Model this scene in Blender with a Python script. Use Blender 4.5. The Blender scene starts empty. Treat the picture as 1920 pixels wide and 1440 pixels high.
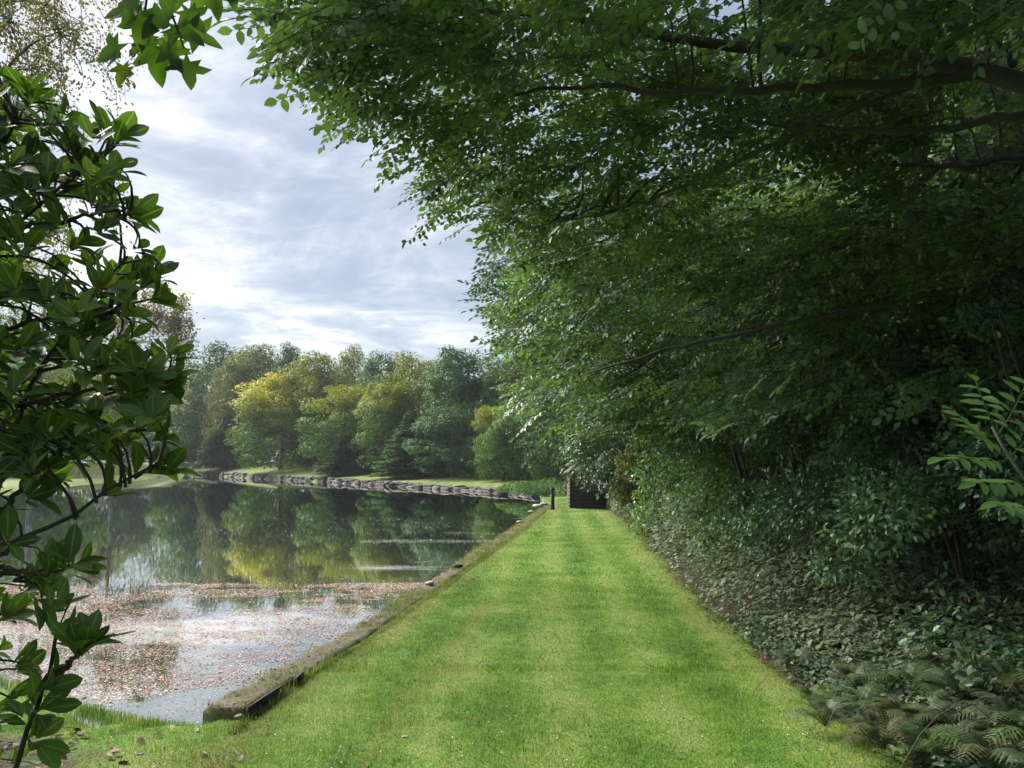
import bpy, math, random
import numpy as np
from mathutils import Vector

random.seed(7)
RNG = np.random.default_rng(11)
sc = bpy.context.scene
COL = sc.collection

# ------------------------------------------------------------------ camera
F, CX, CY, HOR, EYE = 1370.0, 960.0, 720.0, 868.0, 1.65
PITCH = math.atan((HOR - CY) / F)
cam = bpy.data.cameras.new("camera")
cam.sensor_width = 36.0
cam.lens = F / 1920.0 * 36.0
cam.clip_start, cam.clip_end = 0.05, 3000.0
camo = bpy.data.objects.new("camera", cam)
COL.objects.link(camo)
camo.location = (0, 0, EYE)
camo.rotation_euler = (math.radians(90) + PITCH, 0, 0)
sc.camera = camo

# ------------------------------------------------------------------ light
SUN_AZ, SUN_EL = math.radians(-52), math.radians(36)      # azimuth from +Y, negative = left
SUN_STRENGTH, SUN_ANGLE = 4.5, 30
EXPOSURE = 1.5
sd = Vector((math.sin(SUN_AZ) * math.cos(SUN_EL), math.cos(SUN_AZ) * math.cos(SUN_EL), math.sin(SUN_EL)))
sun = bpy.data.lights.new("sun", 'SUN')
sun.energy, sun.angle, sun.color = SUN_STRENGTH, math.radians(SUN_ANGLE), (1.0, 0.95, 0.86)
suno = bpy.data.objects.new("sun", sun)
COL.objects.link(suno)
suno.location = (0, 0, 60)
suno.rotation_euler = sd.to_track_quat('Z', 'Y').to_euler()

w = bpy.data.worlds.new("World")
sc.world = w
w.use_nodes = True
N, L = w.node_tree.nodes, w.node_tree.links
N.clear()


def node(N, t, **k):
    n = N.new(t)
    for a, b in k.items():
        setattr(n, a, b)
    return n


def ramp(N, pts, interp='LINEAR'):
    r = N.new('ShaderNodeValToRGB')
    r.color_ramp.interpolation = interp
    e = r.color_ramp.elements
    while len(e) < len(pts):
        e.new(0.5)
    for i, (p, c) in enumerate(pts):
        e[i].position = p
        e[i].color = (c[0], c[1], c[2], 1) if not isinstance(c, (int, float)) else (c, c, c, 1)
    return r


def build_sky():
    out = node(N, 'ShaderNodeOutputWorld')
    bg = node(N, 'ShaderNodeBackground')
    bg.inputs['Strength'].default_value = 0.1
    L.new(bg.outputs[0], out.inputs[0])
    sky = node(N, 'ShaderNodeTexSky', sky_type='NISHITA', sun_disc=False)
    sky.sun_elevation, sky.sun_rotation = SUN_EL, SUN_AZ
    sky.air_density, sky.dust_density = 1.0, 1.5
    tc = node(N, 'ShaderNodeTexCoord')
    sep = node(N, 'ShaderNodeSeparateXYZ')
    L.new(tc.outputs['Generated'], sep.inputs[0])
    zc = node(N, 'ShaderNodeMath', operation='MAXIMUM')
    L.new(sep.outputs['Z'], zc.inputs[0]); zc.inputs[1].default_value = 0.0
    za = node(N, 'ShaderNodeMath', operation='ADD')
    L.new(zc.outputs[0], za.inputs[0]); za.inputs[1].default_value = 0.11
    dx = node(N, 'ShaderNodeMath', operation='DIVIDE'); L.new(sep.outputs['X'], dx.inputs[0]); L.new(za.outputs[0], dx.inputs[1])
    dy = node(N, 'ShaderNodeMath', operation='DIVIDE'); L.new(sep.outputs['Y'], dy.inputs[0]); L.new(za.outputs[0], dy.inputs[1])
    cmb = node(N, 'ShaderNodeCombineXYZ')
    L.new(dx.outputs[0], cmb.inputs[0]); L.new(dy.outputs[0], cmb.inputs[1])

    def noise(scale, detail, rough, rot, stretch, dist=0.0, off=(0, 0, 0)):
        mp = node(N, 'ShaderNodeMapping')
        mp.inputs['Rotation'].default_value = (0, 0, math.radians(rot))
        mp.inputs['Scale'].default_value = stretch
        mp.inputs['Location'].default_value = off
        L.new(cmb.outputs[0], mp.inputs[0])
        n = node(N, 'ShaderNodeTexNoise')
        n.inputs['Scale'].default_value = scale
        n.inputs['Detail'].default_value = detail
        n.inputs['Roughness'].default_value = rough
        n.inputs['Distortion'].default_value = dist
        L.new(mp.outputs[0], n.inputs['Vector'])
        return n.outputs['Fac']
    big = noise(0.5, 6, 0.55, 30, (1.0, 0.7, 1), 0.7, (2.2, 0.7, 0))
    mid = noise(1.5, 9, 0.64, 40, (0.8, 0.8, 1), 0.9, (3.1, 1.2, 0))
    fine = noise(6.0, 9, 0.68, 50, (0.8, 1.1, 1), 0.8)

    def mth(op, a, b, clamp=False):
        m = node(N, 'ShaderNodeMath', operation=op, use_clamp=clamp)
        for i, x in enumerate((a, b)):
            if isinstance(x, (int, float)):
                m.inputs[i].default_value = x
            else:
                L.new(x, m.inputs[i])
        return m.outputs[0]
    s = mth('ADD', mth('MULTIPLY', big, 0.5), mth('MULTIPLY', mid, 0.36))
    s = mth('ADD', s, mth('MULTIPLY', fine, 0.14))
    # brightening towards the veiled sun
    dot = node(N, 'ShaderNodeVectorMath', operation='DOT_PRODUCT')
    L.new(tc.outputs['Generated'], dot.inputs[0])
    g = Vector((math.sin(math.radians(-15)) * math.cos(math.radians(19)), math.cos(math.radians(-15)) * math.cos(math.radians(19)), math.sin(math.radians(19))))
    dot.inputs[1].default_value = g
    gl = mth('POWER', mth('MAXIMUM', dot.outputs['Value'], 0.0), 10.0)
    s = mth('ADD', s, mth('MULTIPLY', gl, 0.045))
    # thicker and bluer near the horizon
    hz = mth('MULTIPLY', mth('SUBTRACT', 1.0, mth('MULTIPLY', zc.outputs[0], 5.5), True), 0.09)
    s = mth('SUBTRACT', s, hz)
    s = mth('ADD', mth('MULTIPLY', mth('SUBTRACT', s, 0.512), 3.0), 0.505)
    cr = ramp(N, [(0.34, (1.15, 1.42, 1.95)), (0.45, (1.4, 1.68, 2.1)), (0.54, (1.8, 2.03, 2.38)), (0.63, (2.5, 2.65, 2.9)), (0.74, (3.7, 3.7, 3.65))], 'B_SPLINE')
    # ramp colours are clamped to 1 in some builds: keep them in 0-1 and scale after
    for e in cr.color_ramp.elements:
        c = e.color
        e.color = (c[0] / 6, c[1] / 6, c[2] / 6, 1)
    L.new(s, cr.inputs[0])
    sc6 = node(N, 'ShaderNodeVectorMath', operation='SCALE')
    L.new(cr.outputs[0], sc6.inputs[0]); sc6.inputs['Scale'].default_value = 6.0
    mix = node(N, 'ShaderNodeMix', data_type='RGBA')
    mix.inputs['Factor'].default_value = 0.86
    L.new(sky.outputs[0], mix.inputs['A']); L.new(sc6.outputs[0], mix.inputs['B'])
    L.new(mix.outputs['Result'], bg.inputs['Color'])


build_sky()
sc.view_settings.view_transform = 'Standard'
sc.view_settings.look = 'None'
sc.view_settings.gamma = 1.0
sc.view_settings.use_curve_mapping = False
sc.view_settings.exposure = EXPOSURE
sc.render.engine = 'CYCLES'
cy = sc.cycles
cy.max_bounces, cy.diffuse_bounces, cy.glossy_bounces, cy.transmission_bounces, cy.transparent_max_bounces = 9, 7, 3, 7, 4
cy.caustics_reflective = cy.caustics_refractive = False
cy.use_adaptive_sampling = True
cy.adaptive_threshold = 0.02
cy.use_denoising = True
sc.render.use_persistent_data = False


# ------------------------------------------------------------------ helpers
def ray(u, v):
    x, yv = (u - CX) / F, (CY - v) / F
    return np.array([x, math.cos(PITCH) - yv * math.sin(PITCH), math.sin(PITCH) + yv * math.cos(PITCH)])


def P(u, v, d):
    r = ray(u, v)
    p = r * (d / r[1])
    return np.array([p[0], p[1], p[2] + EYE])


def PA(u, v, d):
    """vectorised P"""
    u, v, d = np.asarray(u, float), np.asarray(v, float), np.asarray(d, float)
    x, yv = (u - CX) / F, (CY - v) / F
    ry = math.cos(PITCH) - yv * math.sin(PITCH)
    rz = math.sin(PITCH) + yv * math.cos(PITCH)
    return np.stack([x * d / ry, d, rz * d / ry + EYE], -1)


def G(u, v, z=0.0):
    r = ray(u, v)
    t = (z - EYE) / r[2]
    return np.array([r[0] * t, r[1] * t])


def unit(a):
    a = np.asarray(a, float)
    return a / np.maximum(np.linalg.norm(a, axis=-1, keepdims=True), 1e-9)


def in_poly(px, py, poly):
    poly = np.asarray(poly, float)
    c = np.zeros(np.shape(px), bool)
    j = len(poly) - 1
    for i in range(len(poly)):
        xi, yi = poly[i]; xj, yj = poly[j]
        with np.errstate(divide='ignore', invalid='ignore'):
            hit = ((yi > py) != (yj > py)) & (px < (xj - xi) * (py - yi) / (yj - yi + 1e-12) + xi)
        c ^= hit
        j = i
    return c


def vnoise(x, y, seed=0, octaves=3):
    """cheap smooth 2-D noise in about [-1, 1]"""
    r = np.random.default_rng(seed)
    out = 0; amp = 1; tot = 0; f = 1.0
    for o in range(octaves):
        s = 0
        for k in range(5):
            a = r.uniform(0, 2 * math.pi); fr = f * r.uniform(0.7, 1.4); ph = r.uniform(0, 6.28)
            s = s + np.sin((x * math.cos(a) + y * math.sin(a)) * fr + ph + 1.3 * np.sin((y * math.cos(a) - x * math.sin(a)) * fr * 0.7 + ph * 2))
        out = out + amp * s / 2.6; tot += amp; amp *= 0.55; f *= 2.1
    return out / tot


def np_mesh(name, V, F_, mat=None, smooth=False):
    """one mesh from vertices (n,3) and a list of uniform face arrays"""
    if not isinstance(F_, (list, tuple)):
        F_ = [F_]
    me = bpy.data.meshes.new(name)
    V = np.asarray(V, np.float32)
    me.vertices.add(len(V)); me.vertices.foreach_set('co', V.ravel())
    loops = np.concatenate([f.ravel() for f in F_]).astype(np.int32)
    tot = np.concatenate([np.full(len(f), f.shape[1], np.int32) for f in F_])
    me.loops.add(len(loops)); me.loops.foreach_set('vertex_index', loops)
    start = np.concatenate([[0], np.cumsum(tot)[:-1]]).astype(np.int32)
    me.polygons.add(len(tot)); me.polygons.foreach_set('loop_start', start)
    try:
        me.polygons.foreach_set('loop_total', tot)
    except Exception:
        pass
    if smooth:
        me.polygons.foreach_set('use_smooth', np.ones(len(tot), bool))
    me.update(calc_edges=True)
    if mat:
        me.materials.append(mat)
    return me


class MB:
    """collects pieces (V, tri/quad lists) into one mesh"""
    def __init__(self):
        self.V, self.T, self.Q, self.n = [], [], [], 0

    def add(self, V, T=None, Q=None):
        V = np.asarray(V, float).reshape(-1, 3)
        if T is not None and len(T): self.T.append(np.asarray(T) + self.n)
        if Q is not None and len(Q): self.Q.append(np.asarray(Q) + self.n)
        self.V.append(V); self.n += len(V)

    def tube(self, pts, rad, k=6, caps=True):
        pts = np.asarray(pts, float); n = len(pts)
        rad = np.full(n, rad) if np.isscalar(rad) else np.asarray(rad, float)
        t = unit(np.gradient(pts, axis=0))
        ref = np.array([0.13, 0.21, 0.97])
        if abs(np.dot(t[0], ref)) > 0.9: ref = np.array([0.97, 0.1, 0.2])
        a = unit(np.cross(t, ref)); b = np.cross(t, a)
        an = np.linspace(0, 2 * math.pi, k, endpoint=False)
        V = pts[:, None] + rad[:, None, None] * (np.cos(an)[None, :, None] * a[:, None] + np.sin(an)[None, :, None] * b[:, None])
        i = np.arange(n - 1)[:, None] * k; j = np.arange(k)[None]; j2 = (j + 1) % k
        Q = np.stack([i + j, i + j2, i + k + j2, i + k + j], -1).reshape(-1, 4)
        V = V.reshape(-1, 3)
        T = None
        if caps:
            V = np.vstack([V, pts[0], pts[-1]])
            c0, c1 = n * k, n * k + 1
            jj = np.arange(k)
            T = np.vstack([np.stack([np.full(k, c0), (jj + 1) % k, jj], -1), np.stack([np.full(k, c1), (n - 1) * k + jj, (n - 1) * k + (jj + 1) % k], -1)])
        self.add(V, T, Q)

    def box(self, c, s, rz=0.0, jit=0.0):
        x, y, z = np.asarray(s, float) / 2
        V = np.array([[-x, -y, -z], [x, -y, -z], [x, y, -z], [-x, y, -z], [-x, -y, z], [x, -y, z], [x, y, z], [-x, y, z]])
        if jit: V = V + RNG.uniform(-jit, jit, V.shape)
        cr, sr = math.cos(rz), math.sin(rz)
        V = np.stack([V[:, 0] * cr - V[:, 1] * sr, V[:, 0] * sr + V[:, 1] * cr, V[:, 2]], -1) + np.asarray(c, float)
        self.add(V, None, [[0, 3, 2, 1], [4, 5, 6, 7], [0, 1, 5, 4], [1, 2, 6, 5], [2, 3, 7, 6], [3, 0, 4, 7]])

    def mesh(self, name, mat, smooth=False):
        fs = []
        if self.T: fs.append(np.vstack(self.T))
        if self.Q: fs.append(np.vstack(self.Q))
        return np_mesh(name, np.vstack(self.V), fs, mat, smooth)


def link(name, me, parent=None, loc=None, kind=None):
    o = bpy.data.objects.new(name, me)
    COL.objects.link(o)
    if parent is not None: o.parent = parent
    if loc is not None: o.location = loc
    if kind: o['kind'] = kind
    return o


def tag(o, label, cat=None, group=None, kind=None):
    o['label'] = label
    if cat: o['category'] = cat
    if group: o['group'] = group
    if kind: o['kind'] = kind
    return o


def empty(name, loc=(0, 0, 0)):
    o = bpy.data.objects.new(name, None)
    o.empty_display_size = 0.2
    COL.objects.link(o)
    o.location = loc
    return o


def shift(V, loc):
    return np.asarray(V) - np.asarray(loc)


# ---- leaf templates: origin at the stalk, +Y to the tip, +Z up
def leaf_tpl(wid=0.5, seg=4, fold=0.12, bend=-0.15, shape='oval', serr=0.0):
    t = np.linspace(0, 1, seg + 1)
    if shape == 'oval':
        wv = np.sin(np.pi * np.clip(t, 0, 1) ** 0.85) ** 0.8
    elif shape == 'obovate':
        wv = np.sin(np.pi * t ** 1.3) ** 0.8
    else:
        wv = np.sin(np.pi * t ** 0.6) ** 0.9
    wv[0] = 0.04; wv[-1] = 0.0
    hw = wid / 2 * wv
    if serr:
        hw[1:-1] *= 1 + serr * np.where(np.arange(1, seg) % 2 == 0, 1, -1)
    z = bend * t ** 2
    mid = np.stack([0 * t, t, z], -1)
    lf = np.stack([-hw, t, z + fold * hw * 2], -1); rt = np.stack([hw, t, z + fold * hw * 2], -1)
    V = np.vstack([mid, lf[:-1], rt[:-1]])
    n = seg + 1
    T, Q = [], []
    for i in range(seg - 1):
        Q.append([i, i + 1, n + i + 1, n + i]); Q.append([i + 1, i, n + seg + i, n + seg + i + 1])
    T.append([seg - 1, seg, n + seg - 1]); T.append([seg, seg - 1, n + 2 * seg - 1])
    return V, np.array(T), np.array(Q)


def simple_leaf(wid=0.6, fold=0.15, bend=-0.1):
    """rounded oval leaf folded along its midrib: two quads"""
    h = wid / 2
    V = np.array([[0, 0, 0], [-h * 0.92, 0.30, fold * h], [-h * 0.82, 0.68, fold * h + bend * 0.4], [0, 1, bend], [h * 0.82, 0.68, fold * h + bend * 0.4], [h * 0.92, 0.30, fold * h]])
    return V, np.zeros((0, 3), int), np.array([[0, 3, 2, 1], [0, 5, 4, 3]])


def add_rib(me, tpl, copies=1):
    n = len(tpl[0]); sg = (n - 1) // 3
    a = np.zeros(n, np.float32); a[:sg + 1] = 1
    at = me.attributes.new('rib', 'FLOAT', 'POINT'); at.data.foreach_set('value', np.tile(a, copies))
    return me


def quad_leaf(wid=0.7):
    V = np.array([[0, 0, 0], [wid / 2, 0.45, 0.06], [0, 1, 0], [-wid / 2, 0.55, 0.06]])
    return V, np.zeros((0, 3), int), np.array([[0, 1, 2, 3]])


def basis(D, Nn):
    D = unit(D)
    X = unit(np.cross(D, Nn)); Z = np.cross(X, D)
    return X, D, Z


def batch(tpl, O, D, Nn, S):
    """copies of a template placed at O, pointing along D with normal Nn, scale S"""
    V, T, Q = tpl
    X, Y, Z = basis(D, Nn)
    S = np.broadcast_to(np.asarray(S, float), (len(O),))[:, None, None]
    W = O[:, None] + S * (V[None, :, 0:1] * X[:, None] + V[None, :, 1:2] * Y[:, None] + V[None, :, 2:3] * Z[:, None])
    k = len(V); off = (np.arange(len(O)) * k)[:, None, None]
    return W.reshape(-1, 3), (T[None] + off).reshape(-1, 3) if len(T) else np.zeros((0, 3), int), (Q[None] + off).reshape(-1, 4) if len(Q) else np.zeros((0, 4), int)


def mat_basis(D, Nn, s, O):
    from mathutils import Matrix
    X, Y, Z = basis(np.asarray(D, float)[None], np.asarray(Nn, float)[None])
    M = Matrix.Identity(4)
    for i, a in enumerate((X[0], Y[0], Z[0])):
        for r in range(3): M[r][i] = a[r] * s
    for r in range(3): M[r][3] = O[r]
    return M


# ------------------------------------------------------------------ materials
def new_mat(name):
    m = bpy.data.materials.new(name)
    m.use_nodes = True
    m.node_tree.nodes.clear()
    return m, m.node_tree.nodes, m.node_tree.links


def leaf_mat(name, cols, rough=0.45, trans=0.35, spec=0.5, nscale=0.8, tcol=None, top=None, clump=0.5, orand=0.3, rib=False):
    """leaf: colour differs leaf by leaf and in patches; light passes through. top=(colour, z0, z1) autumn colour up the crown"""
    m, N, L = new_mat(name)
    out = node(N, 'ShaderNodeOutputMaterial')
    geo = node(N, 'ShaderNodeNewGeometry')
    tc = node(N, 'ShaderNodeTexCoord')
    oi = node(N, 'ShaderNodeObjectInfo')
    ns = node(N, 'ShaderNodeTexNoise'); ns.inputs['Scale'].default_value = nscale; ns.inputs['Detail'].default_value = 2
    L.new(geo.outputs['Position'], ns.inputs['Vector'])
    a = node(N, 'ShaderNodeMath', operation='MULTIPLY_ADD')
    L.new(ns.outputs['Fac'], a.inputs[0]); a.inputs[1].default_value = clump * 2; a.inputs[2].default_value = -clump + 0.0
    b = node(N, 'ShaderNodeMath', operation='MULTIPLY_ADD')
    L.new(geo.outputs['Random Per Island'], b.inputs[0]); b.inputs[1].default_value = 0.7; L.new(a.outputs[0], b.inputs[2])
    c = node(N, 'ShaderNodeMath', operation='MULTIPLY_ADD')
    L.new(oi.outputs['Random'], c.inputs[0]); c.inputs[1].default_value = orand; L.new(b.outputs[0], c.inputs[2])
    n = len(cols)
    cr = ramp(N, [(i / (n - 1), cols[i]) for i in range(n)])
    L.new(c.outputs[0], cr.inputs[0])
    col = cr.outputs[0]
    if top:
        sp = node(N, 'ShaderNodeSeparateXYZ'); L.new(tc.outputs['Object'], sp.inputs[0])
        mr = node(N, 'ShaderNodeMapRange'); L.new(sp.outputs['Z'], mr.inputs['Value'])
        mr.inputs['From Min'].default_value, mr.inputs['From Max'].default_value = top[1], top[2]
        n2 = node(N, 'ShaderNodeTexNoise'); n2.inputs['Scale'].default_value = 0.45; n2.inputs['Detail'].default_value = 3
        L.new(tc.outputs['Object'], n2.inputs['Vector'])
        k = node(N, 'ShaderNodeMath', operation='MULTIPLY_ADD'); L.new(n2.outputs['Fac'], k.inputs[0]); k.inputs[1].default_value = 2.2; k.inputs[2].default_value = -1.1
        k2 = node(N, 'ShaderNodeMath', operation='ADD', use_clamp=True); L.new(mr.outputs[0], k2.inputs[0]); L.new(k.outputs[0], k2.inputs[1])
        k3 = node(N, 'ShaderNodeMath', operation='MULTIPLY'); L.new(k2.outputs[0], k3.inputs[0]); L.new(mr.outputs[0], k3.inputs[1])
        mx = node(N, 'ShaderNodeMix', data_type='RGBA'); L.new(k3.outputs[0], mx.inputs['Factor']); L.new(col, mx.inputs['A'])
        mx.inputs['B'].default_value = (*top[0], 1)
        col = mx.outputs['Result']
    if rib:
        at = node(N, 'ShaderNodeAttribute', attribute_name='rib')
        rr = ramp(N, [(0.86, 0.0), (0.97, 0.6)]); L.new(at.outputs['Fac'], rr.inputs[0])
        mr2 = node(N, 'ShaderNodeMix', data_type='RGBA'); L.new(rr.outputs[0], mr2.inputs['Factor']); L.new(col, mr2.inputs['A'])
        mr2.inputs['B'].default_value = (0.20, 0.26, 0.09, 1)
        nb = node(N, 'ShaderNodeTexNoise'); nb.inputs['Scale'].default_value = 45; nb.inputs['Detail'].default_value = 4
        L.new(tc.outputs['Object'], nb.inputs['Vector'])
        hb = node(N, 'ShaderNodeHueSaturation'); L.new(mr2.outputs['Result'], hb.inputs['Color'])
        nv = node(N, 'ShaderNodeMath', operation='MULTIPLY_ADD'); L.new(nb.outputs['Fac'], nv.inputs[0]); nv.inputs[1].default_value = 0.8; nv.inputs[2].default_value = 0.6
        L.new(nv.outputs[0], hb.inputs['Value'])
        col = hb.outputs[0]
    bs = node(N, 'ShaderNodeBsdfPrincipled')
    L.new(col, bs.inputs['Base Color'])
    bs.inputs['Roughness'].default_value = rough + 0.1
    bs.inputs['Specular IOR Level'].default_value = spec * (0.3 if 'far' in name or 'wood' in name else 0.55)
    tr = node(N, 'ShaderNodeBsdfTranslucent')
    tm = node(N, 'ShaderNodeMix', data_type='RGBA', blend_type='MULTIPLY'); tm.inputs['Factor'].default_value = 1.0
    L.new(col, tm.inputs['A']); tm.inputs['B'].default_value = (*(tcol or (1.25, 1.5, 0.5)), 1)
    L.new(tm.outputs['Result'], tr.inputs['Color'])
    ms = node(N, 'ShaderNodeMixShader'); ms.inputs[0].default_value = trans
    L.new(bs.outputs[0], ms.inputs[1]); L.new(tr.outputs[0], ms.inputs[2])
    L.new(ms.outputs[0], out.inputs[0])
    return m


def bark_mat(name, c1, c2, scale=8, bump=0.4, rough=0.85):
    m, N, L = new_mat(name)
    out = node(N, 'ShaderNodeOutputMaterial'); bs = node(N, 'ShaderNodeBsdfPrincipled')
    tc = node(N, 'ShaderNodeTexCoord')
    mp = node(N, 'ShaderNodeMapping'); mp.inputs['Scale'].default_value = (1, 1, 0.3); L.new(tc.outputs['Object'], mp.inputs[0])
    ns = node(N, 'ShaderNodeTexNoise'); ns.inputs['Scale'].default_value = scale; ns.inputs['Detail'].default_value = 6; ns.inputs['Roughness'].default_value = 0.65
    L.new(mp.outputs[0], ns.inputs['Vector'])
    cr = ramp(N, [(0.35, c1), (0.65, c2)]); L.new(ns.outputs['Fac'], cr.inputs[0])
    L.new(cr.outputs[0], bs.inputs['Base Color']); bs.inputs['Roughness'].default_value = rough
    bp = node(N, 'ShaderNodeBump'); bp.inputs['Strength'].default_value = bump; bp.inputs['Distance'].default_value = 0.02
    L.new(ns.outputs['Fac'], bp.inputs['Height']); L.new(bp.outputs[0], bs.inputs['Normal'])
    L.new(bs.outputs[0], out.inputs[0])
    return m


def stone_mat(name, c1, c2, moss=(0.09, 0.085, 0.03), mossamt=0.5, scale=6):
    m, N, L = new_mat(name)
    out = node(N, 'ShaderNodeOutputMaterial'); bs = node(N, 'ShaderNodeBsdfPrincipled')
    geo = node(N, 'ShaderNodeNewGeometry')
    n1 = node(N, 'ShaderNodeTexNoise'); n1.inputs['Scale'].default_value = scale * 6; n1.inputs['Detail'].default_value = 8; n1.inputs['Roughness'].default_value = 0.7
    n2 = node(N, 'ShaderNodeTexNoise'); n2.inputs['Scale'].default_value = scale * 0.5; n2.inputs['Detail'].default_value = 6; n2.inputs['Roughness'].default_value = 0.65
    L.new(geo.outputs['Position'], n1.inputs['Vector']); L.new(geo.outputs['Position'], n2.inputs['Vector'])
    cr = ramp(N, [(0.35, c1), (0.68, c2)]); L.new(n1.outputs['Fac'], cr.inputs[0])
    mr = ramp(N, [(0.62 - 0.3 * mossamt, 0.0), (0.72 - 0.3 * mossamt, 1.0)]); L.new(n2.outputs['Fac'], mr.inputs[0])
    oi = node(N, 'ShaderNodeObjectInfo')
    hv = node(N, 'ShaderNodeHueSaturation'); L.new(cr.outputs[0], hv.inputs['Color'])
    vv = node(N, 'ShaderNodeMath', operation='MULTIPLY_ADD'); L.new(oi.outputs['Random'], vv.inputs[0]); vv.inputs[1].default_value = 1.3; vv.inputs[2].default_value = 0.35
    L.new(vv.outputs[0], hv.inputs['Value'])
    mx = node(N, 'ShaderNodeMix', data_type='RGBA'); L.new(mr.outputs[0], mx.inputs['Factor']); L.new(hv.outputs[0], mx.inputs['A']); mx.inputs['B'].default_value = (*moss, 1)
    L.new(mx.outputs['Result'], bs.inputs['Base Color']); bs.inputs['Roughness'].default_value = 0.9
    bp = node(N, 'ShaderNodeBump'); bp.inputs['Strength'].default_value = 0.7; bp.inputs['Distance'].default_value = 0.012
    L.new(n1.outputs['Fac'], bp.inputs['Height']); L.new(bp.outputs[0], bs.inputs['Normal'])
    L.new(bs.outputs[0], out.inputs[0])
    return m


def plain_mat(name, c, rough=0.6, c2=None, scale=30, metal=0.0):
    m, N, L = new_mat(name)
    out = node(N, 'ShaderNodeOutputMaterial'); bs = node(N, 'ShaderNodeBsdfPrincipled')
    geo = node(N, 'ShaderNodeNewGeometry')
    n1 = node(N, 'ShaderNodeTexNoise'); n1.inputs['Scale'].default_value = scale; n1.inputs['Detail'].default_value = 5
    L.new(geo.outputs['Position'], n1.inputs['Vector'])
    c2 = c2 or tuple(x * 0.6 for x in c)
    cr = ramp(N, [(0.35, c), (0.65, c2)]); L.new(n1.outputs['Fac'], cr.inputs[0])
    L.new(cr.outputs[0], bs.inputs['Base Color']); bs.inputs['Roughness'].default_value = rough; bs.inputs['Metallic'].default_value = metal
    L.new(bs.outputs[0], out.inputs[0])
    return m


def grass_color(N, L):
    """world-position colour of the lawn: mowing stripes, worn and dry patches"""
    geo = node(N, 'ShaderNodeNewGeometry')
    sp = node(N, 'ShaderNodeSeparateXYZ'); L.new(geo.outputs['Position'], sp.inputs[0])
    # lawn's own across coordinate: stripes run along the lawn, which leans a little to the right
    q = node(N, 'ShaderNodeMath', operation='MULTIPLY_ADD'); L.new(sp.outputs['Y'], q.inputs[0]); q.inputs[1].default_value = -0.055; L.new(sp.outputs['X'], q.inputs[2])
    wob = node(N, 'ShaderNodeTexNoise'); wob.inputs['Scale'].default_value = 0.5; wob.inputs['Detail'].default_value = 3
    L.new(geo.outputs['Position'], wob.inputs['Vector'])
    q2 = node(N, 'ShaderNodeMath', operation='MULTIPLY_ADD'); L.new(wob.outputs['Fac'], q2.inputs[0]); q2.inputs[1].default_value = 0.35; L.new(q.outputs[0], q2.inputs[2])
    sn = node(N, 'ShaderNodeMath', operation='MULTIPLY'); L.new(q2.outputs[0], sn.inputs[0]); sn.inputs[1].default_value = 2 * math.pi / 0.78
    si = node(N, 'ShaderNodeMath', operation='SINE'); L.new(sn.outputs[0], si.inputs[0])
    n1 = node(N, 'ShaderNodeTexNoise'); n1.inputs['Scale'].default_value = 1.1; n1.inputs['Detail'].default_value = 5; n1.inputs['Roughness'].default_value = 0.6
    L.new(geo.outputs['Position'], n1.inputs['Vector'])
    n2 = node(N, 'ShaderNodeTexNoise'); n2.inputs['Scale'].default_value = 9; n2.inputs['Detail'].default_value = 6; n2.inputs['Roughness'].default_value = 0.7
    L.new(geo.outputs['Position'], n2.inputs['Vector'])
    f = node(N, 'ShaderNodeMath', operation='MULTIPLY_ADD'); L.new(si.outputs[0], f.inputs[0]); f.inputs[1].default_value = 0.10; L.new(n1.outputs['Fac'], f.inputs[2])
    f2 = node(N, 'ShaderNodeMath', operation='MULTIPLY_ADD'); L.new(n2.outputs['Fac'], f2.inputs[0]); f2.inputs[1].default_value = 0.8; L.new(f.outputs[0], f2.inputs[2])
    cr = ramp(N, [(0.66, (0.072, 0.155, 0.018)), (0.82, (0.112, 0.222, 0.028)), (0.97, (0.165, 0.272, 0.046)), (1.0, (0.21, 0.29, 0.07))])
    L.new(f2.outputs[0], cr.inputs[0])
    at = node(N, 'ShaderNodeAttribute', attribute_name='dry')
    n3 = node(N, 'ShaderNodeTexNoise'); n3.inputs['Scale'].default_value = 3.2; n3.inputs['Detail'].default_value = 6; n3.inputs['Roughness'].default_value = 0.65
    L.new(geo.outputs['Position'], n3.inputs['Vector'])
    d = node(N, 'ShaderNodeMath', operation='MULTIPLY'); L.new(at.outputs['Fac'], d.inputs[0]); L.new(n3.outputs['Fac'], d.inputs[1])
    d2 = node(N, 'ShaderNodeMath', operation='MULTIPLY', use_clamp=True); L.new(d.outputs[0], d2.inputs[0]); d2.inputs[1].default_value = 1.0
    mx = node(N, 'ShaderNodeMix', data_type='RGBA'); L.new(d2.outputs[0], mx.inputs['Factor']); L.new(cr.outputs[0], mx.inputs['A']); mx.inputs['B'].default_value = (0.21, 0.175, 0.06, 1)
    return mx.outputs['Result'], geo


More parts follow.
